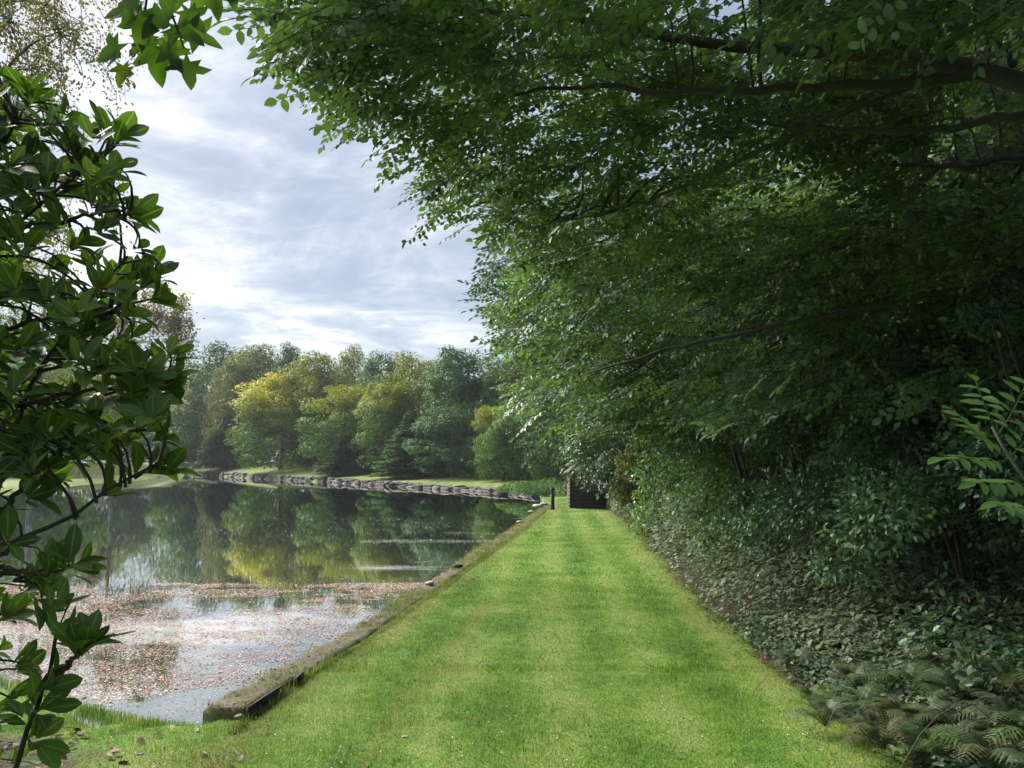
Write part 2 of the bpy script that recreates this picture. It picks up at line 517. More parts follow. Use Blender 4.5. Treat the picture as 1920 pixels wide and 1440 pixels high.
def make_ground_mat():
    m, N, L = new_mat('lawn_and_soil')
    out = node(N, 'ShaderNodeOutputMaterial'); bs = node(N, 'ShaderNodeBsdfPrincipled')
    col, geo = grass_color(N, L)
    at = node(N, 'ShaderNodeAttribute', attribute_name='soil')
    n = node(N, 'ShaderNodeTexNoise'); n.inputs['Scale'].default_value = 22; n.inputs['Detail'].default_value = 7; n.inputs['Roughness'].default_value = 0.75
    L.new(geo.outputs['Position'], n.inputs['Vector'])
    sr = ramp(N, [(0.3, (0.018, 0.013, 0.008)), (0.55, (0.06, 0.042, 0.025)), (0.75, (0.14, 0.10, 0.065))]); L.new(n.outputs['Fac'], sr.inputs[0])
    dk = node(N, 'ShaderNodeHueSaturation'); L.new(col, dk.inputs['Color']); dk.inputs['Value'].default_value = 0.8
    a = node(N, 'ShaderNodeMath', operation='MULTIPLY_ADD'); L.new(n.outputs['Fac'], a.inputs[0]); a.inputs[1].default_value = 0.8; a.inputs[2].default_value = -0.4
    b = node(N, 'ShaderNodeMath', operation='ADD'); L.new(a.outputs[0], b.inputs[0]); L.new(at.outputs['Fac'], b.inputs[1])
    r = ramp(N, [(0.4, 0.0), (0.6, 1.0)]); L.new(b.outputs[0], r.inputs[0])
    mx = node(N, 'ShaderNodeMix', data_type='RGBA'); L.new(r.outputs[0], mx.inputs['Factor']); L.new(dk.outputs[0], mx.inputs['A']); L.new(sr.outputs[0], mx.inputs['B'])
    L.new(mx.outputs['Result'], bs.inputs['Base Color']); bs.inputs['Roughness'].default_value = 0.9; bs.inputs['Specular IOR Level'].default_value = 0.2
    bp = node(N, 'ShaderNodeBump'); bp.inputs['Strength'].default_value = 0.8; bp.inputs['Distance'].default_value = 0.03
    n5 = node(N, 'ShaderNodeTexNoise'); n5.inputs['Scale'].default_value = 60; n5.inputs['Detail'].default_value = 4
    L.new(geo.outputs['Position'], n5.inputs['Vector'])
    L.new(n5.outputs['Fac'], bp.inputs['Height']); L.new(bp.outputs[0], bs.inputs['Normal'])
    L.new(bs.outputs[0], out.inputs[0])
    return m


def make_blade_mat():
    m, N, L = new_mat('grass_blade')
    out = node(N, 'ShaderNodeOutputMaterial'); bs = node(N, 'ShaderNodeBsdfPrincipled')
    col, geo = grass_color(N, L)
    hv = node(N, 'ShaderNodeHueSaturation'); L.new(col, hv.inputs['Color'])
    v = node(N, 'ShaderNodeMath', operation='MULTIPLY_ADD'); L.new(geo.outputs['Random Per Island'], v.inputs[0]); v.inputs[1].default_value = 0.9; v.inputs[2].default_value = 0.65
    L.new(v.outputs[0], hv.inputs['Value'])
    h = node(N, 'ShaderNodeMath', operation='MULTIPLY_ADD'); L.new(geo.outputs['Random Per Island'], h.inputs[0]); h.inputs[1].default_value = -0.035; h.inputs[2].default_value = 0.515
    L.new(h.outputs[0], hv.inputs['Hue'])
    L.new(hv.outputs[0], bs.inputs['Base Color']); bs.inputs['Roughness'].default_value = 0.6; bs.inputs['Specular IOR Level'].default_value = 0.3
    tr = node(N, 'ShaderNodeBsdfTranslucent'); L.new(hv.outputs[0], tr.inputs['Color'])
    ms = node(N, 'ShaderNodeMixShader'); ms.inputs[0].default_value = 0.4
    L.new(bs.outputs[0], ms.inputs[1]); L.new(tr.outputs[0], ms.inputs[2]); L.new(ms.outputs[0], out.inputs[0])
    return m


def make_water_mat():
    m, N, L = new_mat('pond_water')
    out = node(N, 'ShaderNodeOutputMaterial')
    geo = node(N, 'ShaderNodeNewGeometry')
    mp = node(N, 'ShaderNodeMapping'); mp.inputs['Scale'].default_value = (0.55, 1.6, 1); L.new(geo.outputs['Position'], mp.inputs[0])
    n1 = node(N, 'ShaderNodeTexNoise'); n1.inputs['Scale'].default_value = 2.6; n1.inputs['Detail'].default_value = 5; n1.inputs['Roughness'].default_value = 0.55
    L.new(mp.outputs[0], n1.inputs['Vector'])
    bp = node(N, 'ShaderNodeBump'); bp.inputs['Strength'].default_value = 0.011; bp.inputs['Distance'].default_value = 0.04
    L.new(n1.outputs['Fac'], bp.inputs['Height'])
    gl = node(N, 'ShaderNodeBsdfGlossy'); gl.inputs['Roughness'].default_value = 0.012; gl.inputs['Color'].default_value = (0.95, 0.97, 1, 1)
    L.new(bp.outputs[0], gl.inputs['Normal'])
    df = node(N, 'ShaderNodeBsdfDiffuse'); df.inputs['Color'].default_value = (0.050, 0.066, 0.030, 1)
    fr = node(N, 'ShaderNodeFresnel'); fr.inputs['IOR'].default_value = 1.6
    k = node(N, 'ShaderNodeMath', operation='MULTIPLY_ADD', use_clamp=True); L.new(fr.outputs[0], k.inputs[0]); k.inputs[1].default_value = 1.5; k.inputs[2].default_value = 0.12
    ms = node(N, 'ShaderNodeMixShader'); L.new(k.outputs[0], ms.inputs[0]); L.new(df.outputs[0], ms.inputs[1]); L.new(gl.outputs[0], ms.inputs[2])
    # pale drifts of dust and pollen; near water's paleness also paints in sky reflection
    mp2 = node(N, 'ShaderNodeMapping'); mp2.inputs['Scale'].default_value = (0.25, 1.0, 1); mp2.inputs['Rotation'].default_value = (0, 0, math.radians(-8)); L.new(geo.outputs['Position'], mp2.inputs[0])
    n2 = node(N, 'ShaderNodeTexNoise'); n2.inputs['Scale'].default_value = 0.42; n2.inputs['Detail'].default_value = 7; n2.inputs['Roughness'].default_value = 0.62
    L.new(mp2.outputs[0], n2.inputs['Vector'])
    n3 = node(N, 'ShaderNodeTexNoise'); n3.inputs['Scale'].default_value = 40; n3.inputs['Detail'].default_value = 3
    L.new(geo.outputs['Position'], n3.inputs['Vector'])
    at = node(N, 'ShaderNodeAttribute', attribute_name='film_and_glare')
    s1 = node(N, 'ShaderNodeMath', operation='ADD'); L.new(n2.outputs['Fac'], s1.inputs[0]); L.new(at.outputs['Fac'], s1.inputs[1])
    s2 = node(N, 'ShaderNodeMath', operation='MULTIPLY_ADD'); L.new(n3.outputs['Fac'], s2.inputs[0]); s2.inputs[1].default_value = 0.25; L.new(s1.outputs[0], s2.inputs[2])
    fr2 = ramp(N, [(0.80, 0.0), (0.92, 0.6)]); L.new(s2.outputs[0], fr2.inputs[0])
    film_and_glare = node(N, 'ShaderNodeBsdfDiffuse'); film_and_glare.inputs['Color'].default_value = (0.60, 0.60, 0.60, 1)
    ms2 = node(N, 'ShaderNodeMixShader'); L.new(fr2.outputs[0], ms2.inputs[0]); L.new(ms.outputs[0], ms2.inputs[1]); L.new(film_and_glare.outputs[0], ms2.inputs[2])
    L.new(ms2.outputs[0], out.inputs[0])
    return m


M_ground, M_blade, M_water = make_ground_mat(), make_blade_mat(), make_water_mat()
M_bark = bark_mat('dark_bark', (0.010, 0.008, 0.006), (0.030, 0.025, 0.02))
M_bark2 = bark_mat('grey_bark', (0.03, 0.027, 0.022), (0.11, 0.10, 0.085))
M_birch = bark_mat('birch_bark', (0.10, 0.09, 0.08), (0.42, 0.40, 0.37), 5)
M_wall = stone_mat('mossy_stone', (0.05, 0.042, 0.028), (0.30, 0.25, 0.18), moss=(0.10, 0.095, 0.035), mossamt=0.6, scale=9)
M_rubble = stone_mat('rubble_stone', (0.015, 0.013, 0.013), (0.15, 0.135, 0.125), moss=(0.03, 0.028, 0.02), mossamt=0.3, scale=2.0)
M_pale = stone_mat('pale_stone', (0.22, 0.20, 0.17), (0.55, 0.50, 0.44), mossamt=0.1)
M_dark = plain_mat('black_metal', (0.006, 0.006, 0.007), 0.8)

# ------------------------------------------------------------------ layout of the place
WZ = -0.27                                     # water level
wall_out = [G(u, v, 0.02) for u, v in [(381, 1327), (447, 1287), (500, 1259), (541, 1239), (657, 1180), (762, 1114), (837, 1071), (882, 1037), (950, 996), (1000, 962), (1020, 947)]]
wall_in = [G(u, v, 0.02) for u, v in [(458, 1334), (525, 1290), (575, 1261), (610, 1240), (687, 1195), (777, 1131), (826, 1101), (875, 1064), (931, 1026), (987, 989), (1020, 962), (1036, 947)]]
lawn_r = [G(u, v, 0.0) for u, v in [(1900, 1560), (1700, 1425), (1560, 1330), (1440, 1240), (1330, 1150), (1265, 1080), (1215, 1025), (1180, 985), (1140, 955)]]
wo = np.array(wall_out)
print('wall_out', np.round(wo, 2).tolist()); print('wall_in', np.round(np.array(wall_in), 2).tolist()); print('lawn_r', np.round(np.array(lawn_r), 2).tolist())
ry = np.array([p[1] for p in lawn_r]); rx = np.array([p[0] for p in lawn_r])


def edge_r(y):
    """right edge of the lawn"""
    return np.interp(y, ry, rx)


far_shore = [G(u, v, WZ) for u, v in [(1012, 930), (900, 922), (760, 913), (600, 903.5), (480, 897), (390, 892), (350, 890.5)]]
left_shore = [G(u, v, WZ) for u, v in [(305, 895), (200, 903), (60, 916), (-100, 945), (-300, 1010), (-520, 1110), (-420, 1200)]]
near_shore = [G(u, v, WZ) for u, v in [(-120, 1245), (60, 1290), (150, 1325), (260, 1352), (330, 1366), (376, 1372)]]
n_near = len(left_shore) + len(near_shore)
pond = [p + 0 for p in wall_out] + far_shore + left_shore + near_shore
pond = np.array(pond)
nseg = len(pond)
seg_w = np.full(nseg, 0.08)                    # wall sides: sharp step
i0 = len(wall_out) + len(far_shore) - 1
seg_w[i0:] = 1.1                               # natural banks slope
seg_w[-1] = 0.5
print('far', np.round(np.array(far_shore), 1).tolist()); print('near', np.round(np.array(near_shore), 2).tolist())


def pond_dist(x, y):
    """signed distance to the pond edge (negative inside) and index of the nearest edge"""
    best = np.full(x.shape, 1e9); idx = np.zeros(x.shape, int)
    for i in range(nseg):
        a, b = pond[i], pond[(i + 1) % nseg]
        ab = b - a
        t = np.clip(((x - a[0]) * ab[0] + (y - a[1]) * ab[1]) / (ab @ ab), 0, 1)
        d = np.hypot(x - a[0] - t * ab[0], y - a[1] - t * ab[1])
        m = d < best
        best[m] = d[m]; idx[m] = i
    ins = in_poly(x, y, pond)
    return np.where(ins, -best, best), idx


def height(x, y):
    x, y = np.asarray(x, float), np.asarray(y, float)
    sh = x.shape
    x, y = np.atleast_1d(x).ravel(), np.atleast_1d(y).ravel()
    d, idx = pond_dist(x, y)
    wd = seg_w[idx]
    base = np.zeros_like(x)
    # far dam: rises behind its stone wall, more to the left
    farm = (idx >= len(wall_out) - 1) & (idx < i0 + 1)
    top = np.interp(y, [44, 69, 110], [0.00, 0.15, 0.42])
    rise = np.clip((d - 0.6) / 5.0, 0, 1) * np.interp(y, [44, 69, 110], [0.32, 0.44, 1.25])
    base = np.where(farm & (d > 0), top * np.clip(1, 0, 1) + rise, base)
    # right of the lawn: a low rise under the trees
    ex = x - edge_r(y)
    base = base + np.where((ex > 0) & (y < 32), np.clip(ex / 5, 0, 1) * 0.35, 0)
    base = base + 0.012 * vnoise(x * 0.9, y * 0.9, 3)
    z = np.where(d >= 0, base - (0.05 - WZ) * np.clip(1 - d / wd, 0, 1) ** 1.3 * (wd > 0.3), WZ - 0.05 - np.clip(-d / 0.6, 0, 1) * 0.7)
    sharp = (wd <= 0.3) & (d < 0.12) & (d >= 0)
    z = np.where(sharp & ~farm, np.minimum(z, -0.06), z)
    # soft dip of the near lawn towards the water in front of the wall's end
    dip = np.clip(1 - np.hypot(x - near_shore[-1][0] + 0.3, (y - near_shore[-1][1] + 0.2) * 1.2) / 1.3, 0, 1)
    z = z - np.where(d >= 0, dip * 0.08, 0)
    return z.reshape(sh)


def graded(segs):
    out = [segs[0][0]]
    for a, b, s in segs:
        n = max(1, int(round((b - a) / s)))
        out += list(np.linspace(a, b, n + 1)[1:])
    return np.array(out)


def build_ground():
    xs = graded([(-900, -200, 50), (-200, -60, 8), (-60, -14, 1.5), (-14, -6, 0.4), (-6, 4.5, 0.07), (4.5, 12, 0.5), (12, 60, 4), (60, 900, 60)])
    ys = graded([(-60, -5, 8), (-5, 2.5, 0.6), (2.5, 12, 0.07), (12, 34, 0.14), (34, 60, 0.8), (60, 130, 1.2), (130, 300, 12), (300, 1500, 100)])
    X, Y = np.meshgrid(xs, ys)
    Z = height(X, Y)
    V = np.stack([X, Y, Z], -1).reshape(-1, 3)
    nx, ny = len(xs), len(ys)
    i = np.arange(ny - 1)[:, None] * nx; j = np.arange(nx - 1)[None]
    Q = np.stack([i + j, i + j + 1, i + nx + j + 1, i + nx + j], -1).reshape(-1, 4)
    me = np_mesh('ground', V, Q, M_ground, True)
    x, y = V[:, 0], V[:, 1]
    d, idx = pond_dist(x, y)
    ex = x - edge_r(y)
    soil = np.clip((ex + 0.12 + 0.12 * vnoise(x * 3, y * 3, 5)) / 0.25, 0, 1) * (y < 40)
    # bare litter under the shrub at the near left
    soil = np.maximum(soil, np.clip(1.25 - np.hypot((x + 3.15) / 1.0, (y - 4.15) / 0.75) + 0.2 * vnoise(x * 4, y * 4, 9), 0, 1) * (y < 8))
    soil = np.maximum(soil, (d < 0).astype(float))
    dry = dry_at(x, y)
    for nm, a in (('soil', soil), ('dry', dry)):
        at = me.attributes.new(nm, 'FLOAT', 'POINT'); at.data.foreach_set('value', a.astype(np.float32))
    o = link('lawn_ground', me, kind='structure')
    o['label'] = 'mown green lawn and grassy banks round the pond'
    return o


wi = np.array(wall_in)


def edge_l(y):
    return np.interp(y, wi[:, 1], wi[:, 0])


def dry_at(x, y):
    ex = x - edge_l(y)
    a = np.clip(1 - np.abs(ex - 0.12) / 0.30, 0, 1) * (y > 4) * (y < 34) * 0.8
    a += np.clip(1 - np.abs(ex - 0.95 - 0.1 * vnoise(x, y, 2)) / 0.16, 0, 1) * (y > 4.2) * (y < 9) * 0.65
    r = edge_r(y) - x
    a += np.clip(1 - np.abs(r - 0.1) / 0.35, 0, 1) * (y > 3) * (y < 34) * 0.35
    a += np.clip(vnoise(x * 1.3, y * 1.3, 21) - 0.55, 0, 1) * 0.9
    a += np.clip(1 - np.hypot((x + 2.2) / 1.0, (y - 4.1) / 0.5), 0, 1) * 0.8
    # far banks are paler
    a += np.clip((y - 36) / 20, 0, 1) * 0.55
    return np.clip(a, 0, 1)


build_ground()


def build_water():
    xs = graded([(-200, -20, 10), (-20, -8, 1), (-8, 2, 0.2), (2, 8, 1)])
    ys = graded([(1, 20, 0.2), (20, 60, 1), (60, 140, 5)])
    X, Y = np.meshgrid(xs, ys)
    V = np.stack([X, Y, np.full_like(X, WZ)], -1).reshape(-1, 3)
    nx, ny = len(xs), len(ys)
    i = np.arange(ny - 1)[:, None] * nx; j = np.arange(nx - 1)[None]
    Q = np.stack([i + j, i + j + 1, i + nx + j + 1, i + nx + j], -1).reshape(-1, 4)
    # keep only cells near or inside the pond
    cx, cy2 = V[Q].mean(1)[:, 0], V[Q].mean(1)[:, 1]
    d, _ = pond_dist(cx, cy2)
    Q = Q[(d < 0.35) | ((d < 6) & (cy2 > 50) & (cx < -8)) ]
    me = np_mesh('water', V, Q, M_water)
    x, y = V[:, 0], V[:, 1]
    wz = G(700, 1090, WZ)
    film_and_glare = np.clip((12.5 - y) / 4, 0, 1) * 0.17 + np.clip(1 - np.abs(x - edge_l(y) + 2.2) / 2.0, 0, 1) * (y > 8) * (y < 30) * 0.10 - 0.02  # near term whitens the water in place of bright sky reflection; band is scum
    at = me.attributes.new('film_and_glare', 'FLOAT', 'POINT'); at.data.foreach_set('value', film_and_glare.astype(np.float32))
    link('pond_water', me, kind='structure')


build_water()


# ------------------------------------------------------------------ floating leaves and scum
def build_floaters():
    tp = quad_leaf(0.75)
    n = 420000
    y = np.where(RNG.random(n) < 0.72, RNG.uniform(4.3, 12.6, n), RNG.uniform(12, 26, n))
    x = RNG.uniform(-9, 1.5, n)
    d, _ = pond_dist(x, y)
    s = vnoise(x * 0.5, y * 1.5, 31, 4)
    raft = (y < 11.3 + 0.25 * (x + 4) + 2.2 * s + 1.2 * vnoise(x * 1.5, y * 3, 36, 3)) & (y > 6.15 + 0.75 * (x + 3.1).clip(-1.5, 3) + 0.3 * s)
    fine_ = vnoise(x * 2.0, y * 5.0, 35, 3)
    p = np.where(raft, 1.05 + 0.7 * s + 0.9 * fine_ + 0.7 * vnoise(x * 7, y * 11, 38, 2) - 0.14 * (y - 8.5).clip(0, 4), 0.10)
    streak = vnoise(x * 0.35 + 7, y * 2.2, 77, 3)
    p = np.where((y >= 10) & (streak > 0.55) & (x > edge_l(y) - 4.0), 0.8, p)
    p = np.where((y > 12) & (streak < 0.55), 0.03, p)
    p = np.where(y < 6.5, np.maximum(p, 0.12), p)
    k = (d < -0.04) & (RNG.random(n) < p)
    x, y = x[k], y[k]; n = len(x)
    pink = (y < 12.2)
    O = np.stack([x, y, np.full(n, WZ + 0.004) + RNG.uniform(0, 0.006, n)], -1)
    a = RNG.uniform(0, 6.28, n)
    D = np.stack([np.cos(a), np.sin(a), 0 * a], -1)
    Nn = unit(np.stack([RNG.normal(0, 0.12, n), RNG.normal(0, 0.12, n), np.ones(n)], -1))
    S = RNG.uniform(0.007, 0.022, n) * np.where(RNG.random(n) < 0.06, 1.9, 1) * (1 + 0.06 * np.maximum(y - 8, 0))
    M1 = leaf_mat('floating_brown_leaf', [(0.03, 0.022, 0.018), (0.16, 0.10, 0.075), (0.42, 0.21, 0.17), (0.58, 0.37, 0.33), (0.66, 0.60, 0.58), (0.72, 0.72, 0.74)], 0.7, 0.1, 0.3, 2.5, clump=0.3)
    M2 = leaf_mat('floating_pale_bits', [(0.10, 0.10, 0.08), (0.40, 0.40, 0.38), (0.62, 0.62, 0.60)], 0.6, 0.1, 0.4, 2.5, clump=0.3)
    for nm, k, m, lab in (('floating_leaves', pink, M1, 'drift of pinkish brown fallen leaves and bits floating on the near water'),
                          ('floating_scum', ~pink, M2, 'pale streaks of floating scum on the dark water beside the long stone edge')):
        V, T, Q = batch(tp, O[k], D[k], Nn[k], S[k])
        o = link(nm, np_mesh(nm, V, Q, m), kind='stuff'); o['label'] = lab


build_floaters()


# ------------------------------------------------------------------ pond edge wall beside the lawn
def build_edge_wall():
    root = empty('stone_edging_wall', (wall_out[0][0], wall_out[0][1], 0))
    tag(root, 'long low mossy stone wall top between the pond and the mown lawn', 'wall')
    loc = np.array([wall_out[0][0], wall_out[0][1], 0])
    # resample both edges
    n = 230
    s = np.linspace(0, 1, n) ** 1.35
    def along(pts):
        pts = np.array(pts); L_ = np.r_[0, np.cumsum(np.hypot(*np.diff(pts, axis=0).T))]; L_ /= L_[-1]
        return np.stack([np.interp(s, L_, pts[:, 0]), np.interp(s, L_, pts[:, 1])], -1)
    A, B = along(wall_out), along(wall_in)
    m = 9
    t = np.linspace(0, 1, m)
    rows = []
    for i in range(n):
        a, b = A[i].copy(), B[i].copy()
        rag = 0.06 * vnoise(np.array([A[i][1] * 5]), np.array([1.0]), 8)[0] * min(1, i / 3)
        ab = b - a
        a = a + ab / np.linalg.norm(ab) * rag
        p = a[None] + t[:, None] * (b - a)[None]
        z = 0.025 + 0.020 * vnoise(p[:, 0] * 12, p[:, 1] * 12, 12) - 0.03 * (np.abs(t - 0.5) * 2) ** 8
        row = np.vstack([[a[0], a[1], WZ - 0.3], [a[0], a[1], -0.02], np.c_[p, z], [b[0], b[1], -0.2]])
        rows.append(row)
    R_ = np.array(rows); k = R_.shape[1]
    V = R_.reshape(-1, 3)
    i = np.arange(n - 1)[:, None] * k; j = np.arange(k - 1)[None]
    Q = np.stack([i + j, i + k + j, i + k + j + 1, i + j + 1], -1).reshape(-1, 4)
    T = []
    c = len(V); V = np.vstack([V, R_[0].mean(0)])
    for j in range(k): T.append([c, j, (j + 1) % k])
    link('wall_body', np_mesh('wall_body', shift(V, loc), [np.array(T), Q], M_wall), root)
    # dark edging strip showing between wall and grass, in two pieces
    for (a, b) in (((464, 1332), (527, 1288)), ((553, 1276), (567, 1263))):
        ga, gb = G(*a, 0.03), G(*b, 0.03)
        mb = MB()
        mid = (ga + gb) / 2; dd = gb - ga
        mb.box([mid[0] - loc[0], mid[1] - loc[1], 0.0], [np.hypot(*dd), 0.022, 0.09], math.atan2(dd[1], dd[0]), 0.004)
        link('edging_strip', mb.mesh('edging_strip', M_dark), root)
    return A, B


WA, WB = build_edge_wall()


def rock_mesh(name, mat, seed, flat=0.6, sub=2):
    r = np.random.default_rng(seed)
    n, k = 7, 5
    V = [[0, 0, flat]]; T = []; Q = []
    for a in range(1, k):
        ph = math.pi * a / k
        for b in range(n):
            th = 2 * math.pi * b / n
            q = 1 + r.uniform(-0.22, 0.18)
            V.append([math.sin(ph) * math.cos(th) * q, math.sin(ph) * math.sin(th) * q, math.cos(ph) * flat * q])
    V.append([0, 0, -flat])
    for b in range(n): T.append([0, 1 + b, 1 + (b + 1) % n])
    for a in range(k - 2):
        for b in range(n):
            p, q = 1 + a * n + b, 1 + a * n + (b + 1) % n
            Q.append([p, p + n, q + n, q])
    last = len(V) - 1
    for b in range(n): T.append([last, 1 + (k - 2) * n + (b + 1) % n, 1 + (k - 2) * n + b])
    return np_mesh(name, np.array(V) * 0.5, [np.array(T), np.array(Q)], mat)


# loose stones on and beside the wall
spots = [(858, 1066, 0.20, M_rubble, 'dark loose stone lying on the pond wall halfway along the lawn'),
         (806, 1098, 0.16, M_pale, 'flat pale stone at the broken part of the pond wall'),
         (1008, 952, 0.42, M_pale, 'pale boulder at the water just left of the black bollard'),
         (1019, 948, 0.36, M_pale, 'rounded pale stone touching the foot of the black bollard'),
         (996, 962, 0.26, M_pale, 'small pale stone at the far water edge before the bollard'),
         (975, 981, 0.2, M_pale, 'little cream stone on the far part of the pond wall'),
         (448, 1350, 0.07, M_pale, 'small yellowish pebble at the near end of the pond wall'),
         (760, 1378, 0.045, M_pale, 'tiny white pebble on the lawn at the bottom of the picture'),
         (24, 1388, 0.12, M_wall, 'mossy lump of stone in the leaf litter under the big leaved shrub'),
         (1168, 1071, 0.12, M_bark2, 'brown clod of earth on the lawn towards the brambles'),
         (1226, 1076, 0.10, M_bark2, 'small brown clod of earth at the right edge of the lawn')]
for i, (u, v, s, m, lab) in enumerate(spots):
    g = G(u, v, 0.02)
    o = link('stone' if m is not M_bark2 else 'earth_clod', rock_mesh('stone', m, 40 + i, 0.5), loc=(g[0], g[1], float(height(g[0], g[1])) + (0.05 if i < 6 else s * 0.1) - (0.015 if i > 7 else 0)))
    o.scale = (s, s * 0.8, s * 0.6); o.rotation_euler = (0, 0, i * 1.3)
    if i < 7: o.location.z = 0.035 + s * 0.12
    tag(o, lab, 'stone' if m is not M_bark2 else 'clod')


# ------------------------------------------------------------------ stone wall on the far side
def build_far_wall():
    a_pts = np.array(far_shore + left_shore[:1])
    seg = np.hypot(*np.diff(a_pts, axis=0).T); Ls = np.r_[0, np.cumsum(seg)]
    root = empty('rubble_stone_wall', (a_pts[0][0], a_pts[0][1], 0))
    tag(root, 'long grey rubble stone wall holding the grassy bank on the far side of the pond', 'wall')
    loc = np.array([a_pts[0][0], a_pts[0][1], 0.0])
    tot = Ls[-2] + 2
    rocks = [np_mesh('stone', *block(s), M_rubble) for s in range(6)]
    mb = MB(); Lp = np.linspace(0, tot, 60); cl = []
    for q in Lp:
        x, y = np.interp(q, Ls, a_pts[:, 0]), np.interp(q, Ls, a_pts[:, 1])
        x2, y2 = np.interp(q + 0.5, Ls, a_pts[:, 0]), np.interp(q + 0.5, Ls, a_pts[:, 1])
        nx_, ny_ = unit(np.array([y2 - y, -(x2 - x)])) * -1
        if ny_ < 0: nx_, ny_ = -nx_, -ny_
        tp_ = float(np.interp(y, [44, 69, 110], [0.03, 0.18, 0.44])) - 0.06
        for (dn, z) in ((0.05, WZ - 0.4), (0.05, tp_), (0.45, tp_), (0.45, WZ - 0.4)):
            cl.append([x + nx_ * dn - loc[0], y + ny_ * dn - loc[1], z])
    n_ = len(Lp); i_ = np.arange(n_ - 1)[:, None] * 4; j_ = np.arange(3)[None]
    mb.add(np.array(cl), None, np.stack([i_ + j_, i_ + j_ + 1, i_ + 5 + j_, i_ + 4 + j_], -1).reshape(-1, 4))
    link('wall_core', mb.mesh('wall_core', M_rubble), root)
    s = 0.0; k = 0
    while s < tot and k < 298:
        x, y = np.interp(s, Ls, a_pts[:, 0]), np.interp(s, Ls, a_pts[:, 1])
        x2, y2 = np.interp(s + 0.5, Ls, a_pts[:, 0]), np.interp(s + 0.5, Ls, a_pts[:, 1])
        ang = math.atan2(y2 - y, x2 - x)
        top = float(np.interp(y, [44, 69, 110], [0.03, 0.18, 0.44]))
        h = (top - WZ)
        wd = RNG.uniform(0.45, 1.35) * (1.3 if y > 70 else 1)
        sp_ = RNG.uniform(0.35, 0.68)
        for c, (z0, hh) in enumerate(((WZ - 0.15, h * sp_ + 0.15), (WZ + h * sp_, h * (1 - sp_) * RNG.uniform(0.6, 1.15)))):
            o = link('stone', rocks[RNG.integers(6)], root)
            o.location = (x - loc[0] + (RNG.uniform(-0.1, 0.1)), y - loc[1] + RNG.uniform(-0.08, 0.08) + c * 0.06, z0 + hh / 2)
            o.scale = (wd * RNG.uniform(1.0, 1.2) / 2, RNG.uniform(0.24, 0.36), hh / 2 * RNG.uniform(0.9, 1.08)); o.rotation_euler = (RNG.uniform(-0.1, 0.1), RNG.uniform(-0.12, 0.12), ang + RNG.uniform(-0.12, 0.12))
            k += 1
        s += wd * 0.88 * (1 + 0.3 * (y > 70))


def block(seed):
    r = np.random.default_rng(seed + 90)
    g = [-1, -0.4, 0.4, 1]
    V, idx = [], {}
    Q = []
    def vid(a, b, c):
        key = (round(a, 2), round(b, 2), round(c, 2))
        if key not in idx:
            p = np.array([a, b, c]) * (1 - 0.09 * (abs(a) == 1) * 1.0 * ((abs(b) == 1) + (abs(c) == 1)))
            idx[key] = len(V); V.append(p + r.uniform(-0.09, 0.09, 3))
        return idx[key]
    for ax in range(3):
        for sg in (-1, 1):
            for i in range(3):
                for j in range(3):
                    q = []
                    for (a, b) in ((g[i], g[j]), (g[i + 1], g[j]), (g[i + 1], g[j + 1]), (g[i], g[j + 1])):
                        p = [0, 0, 0]; p[ax] = sg; p[(ax + 1) % 3] = a; p[(ax + 2) % 3] = b
                        q.append(vid(*p))
                    Q.append(q if sg > 0 else q[::-1])
    return np.array(V), np.array(Q)


build_far_wall()


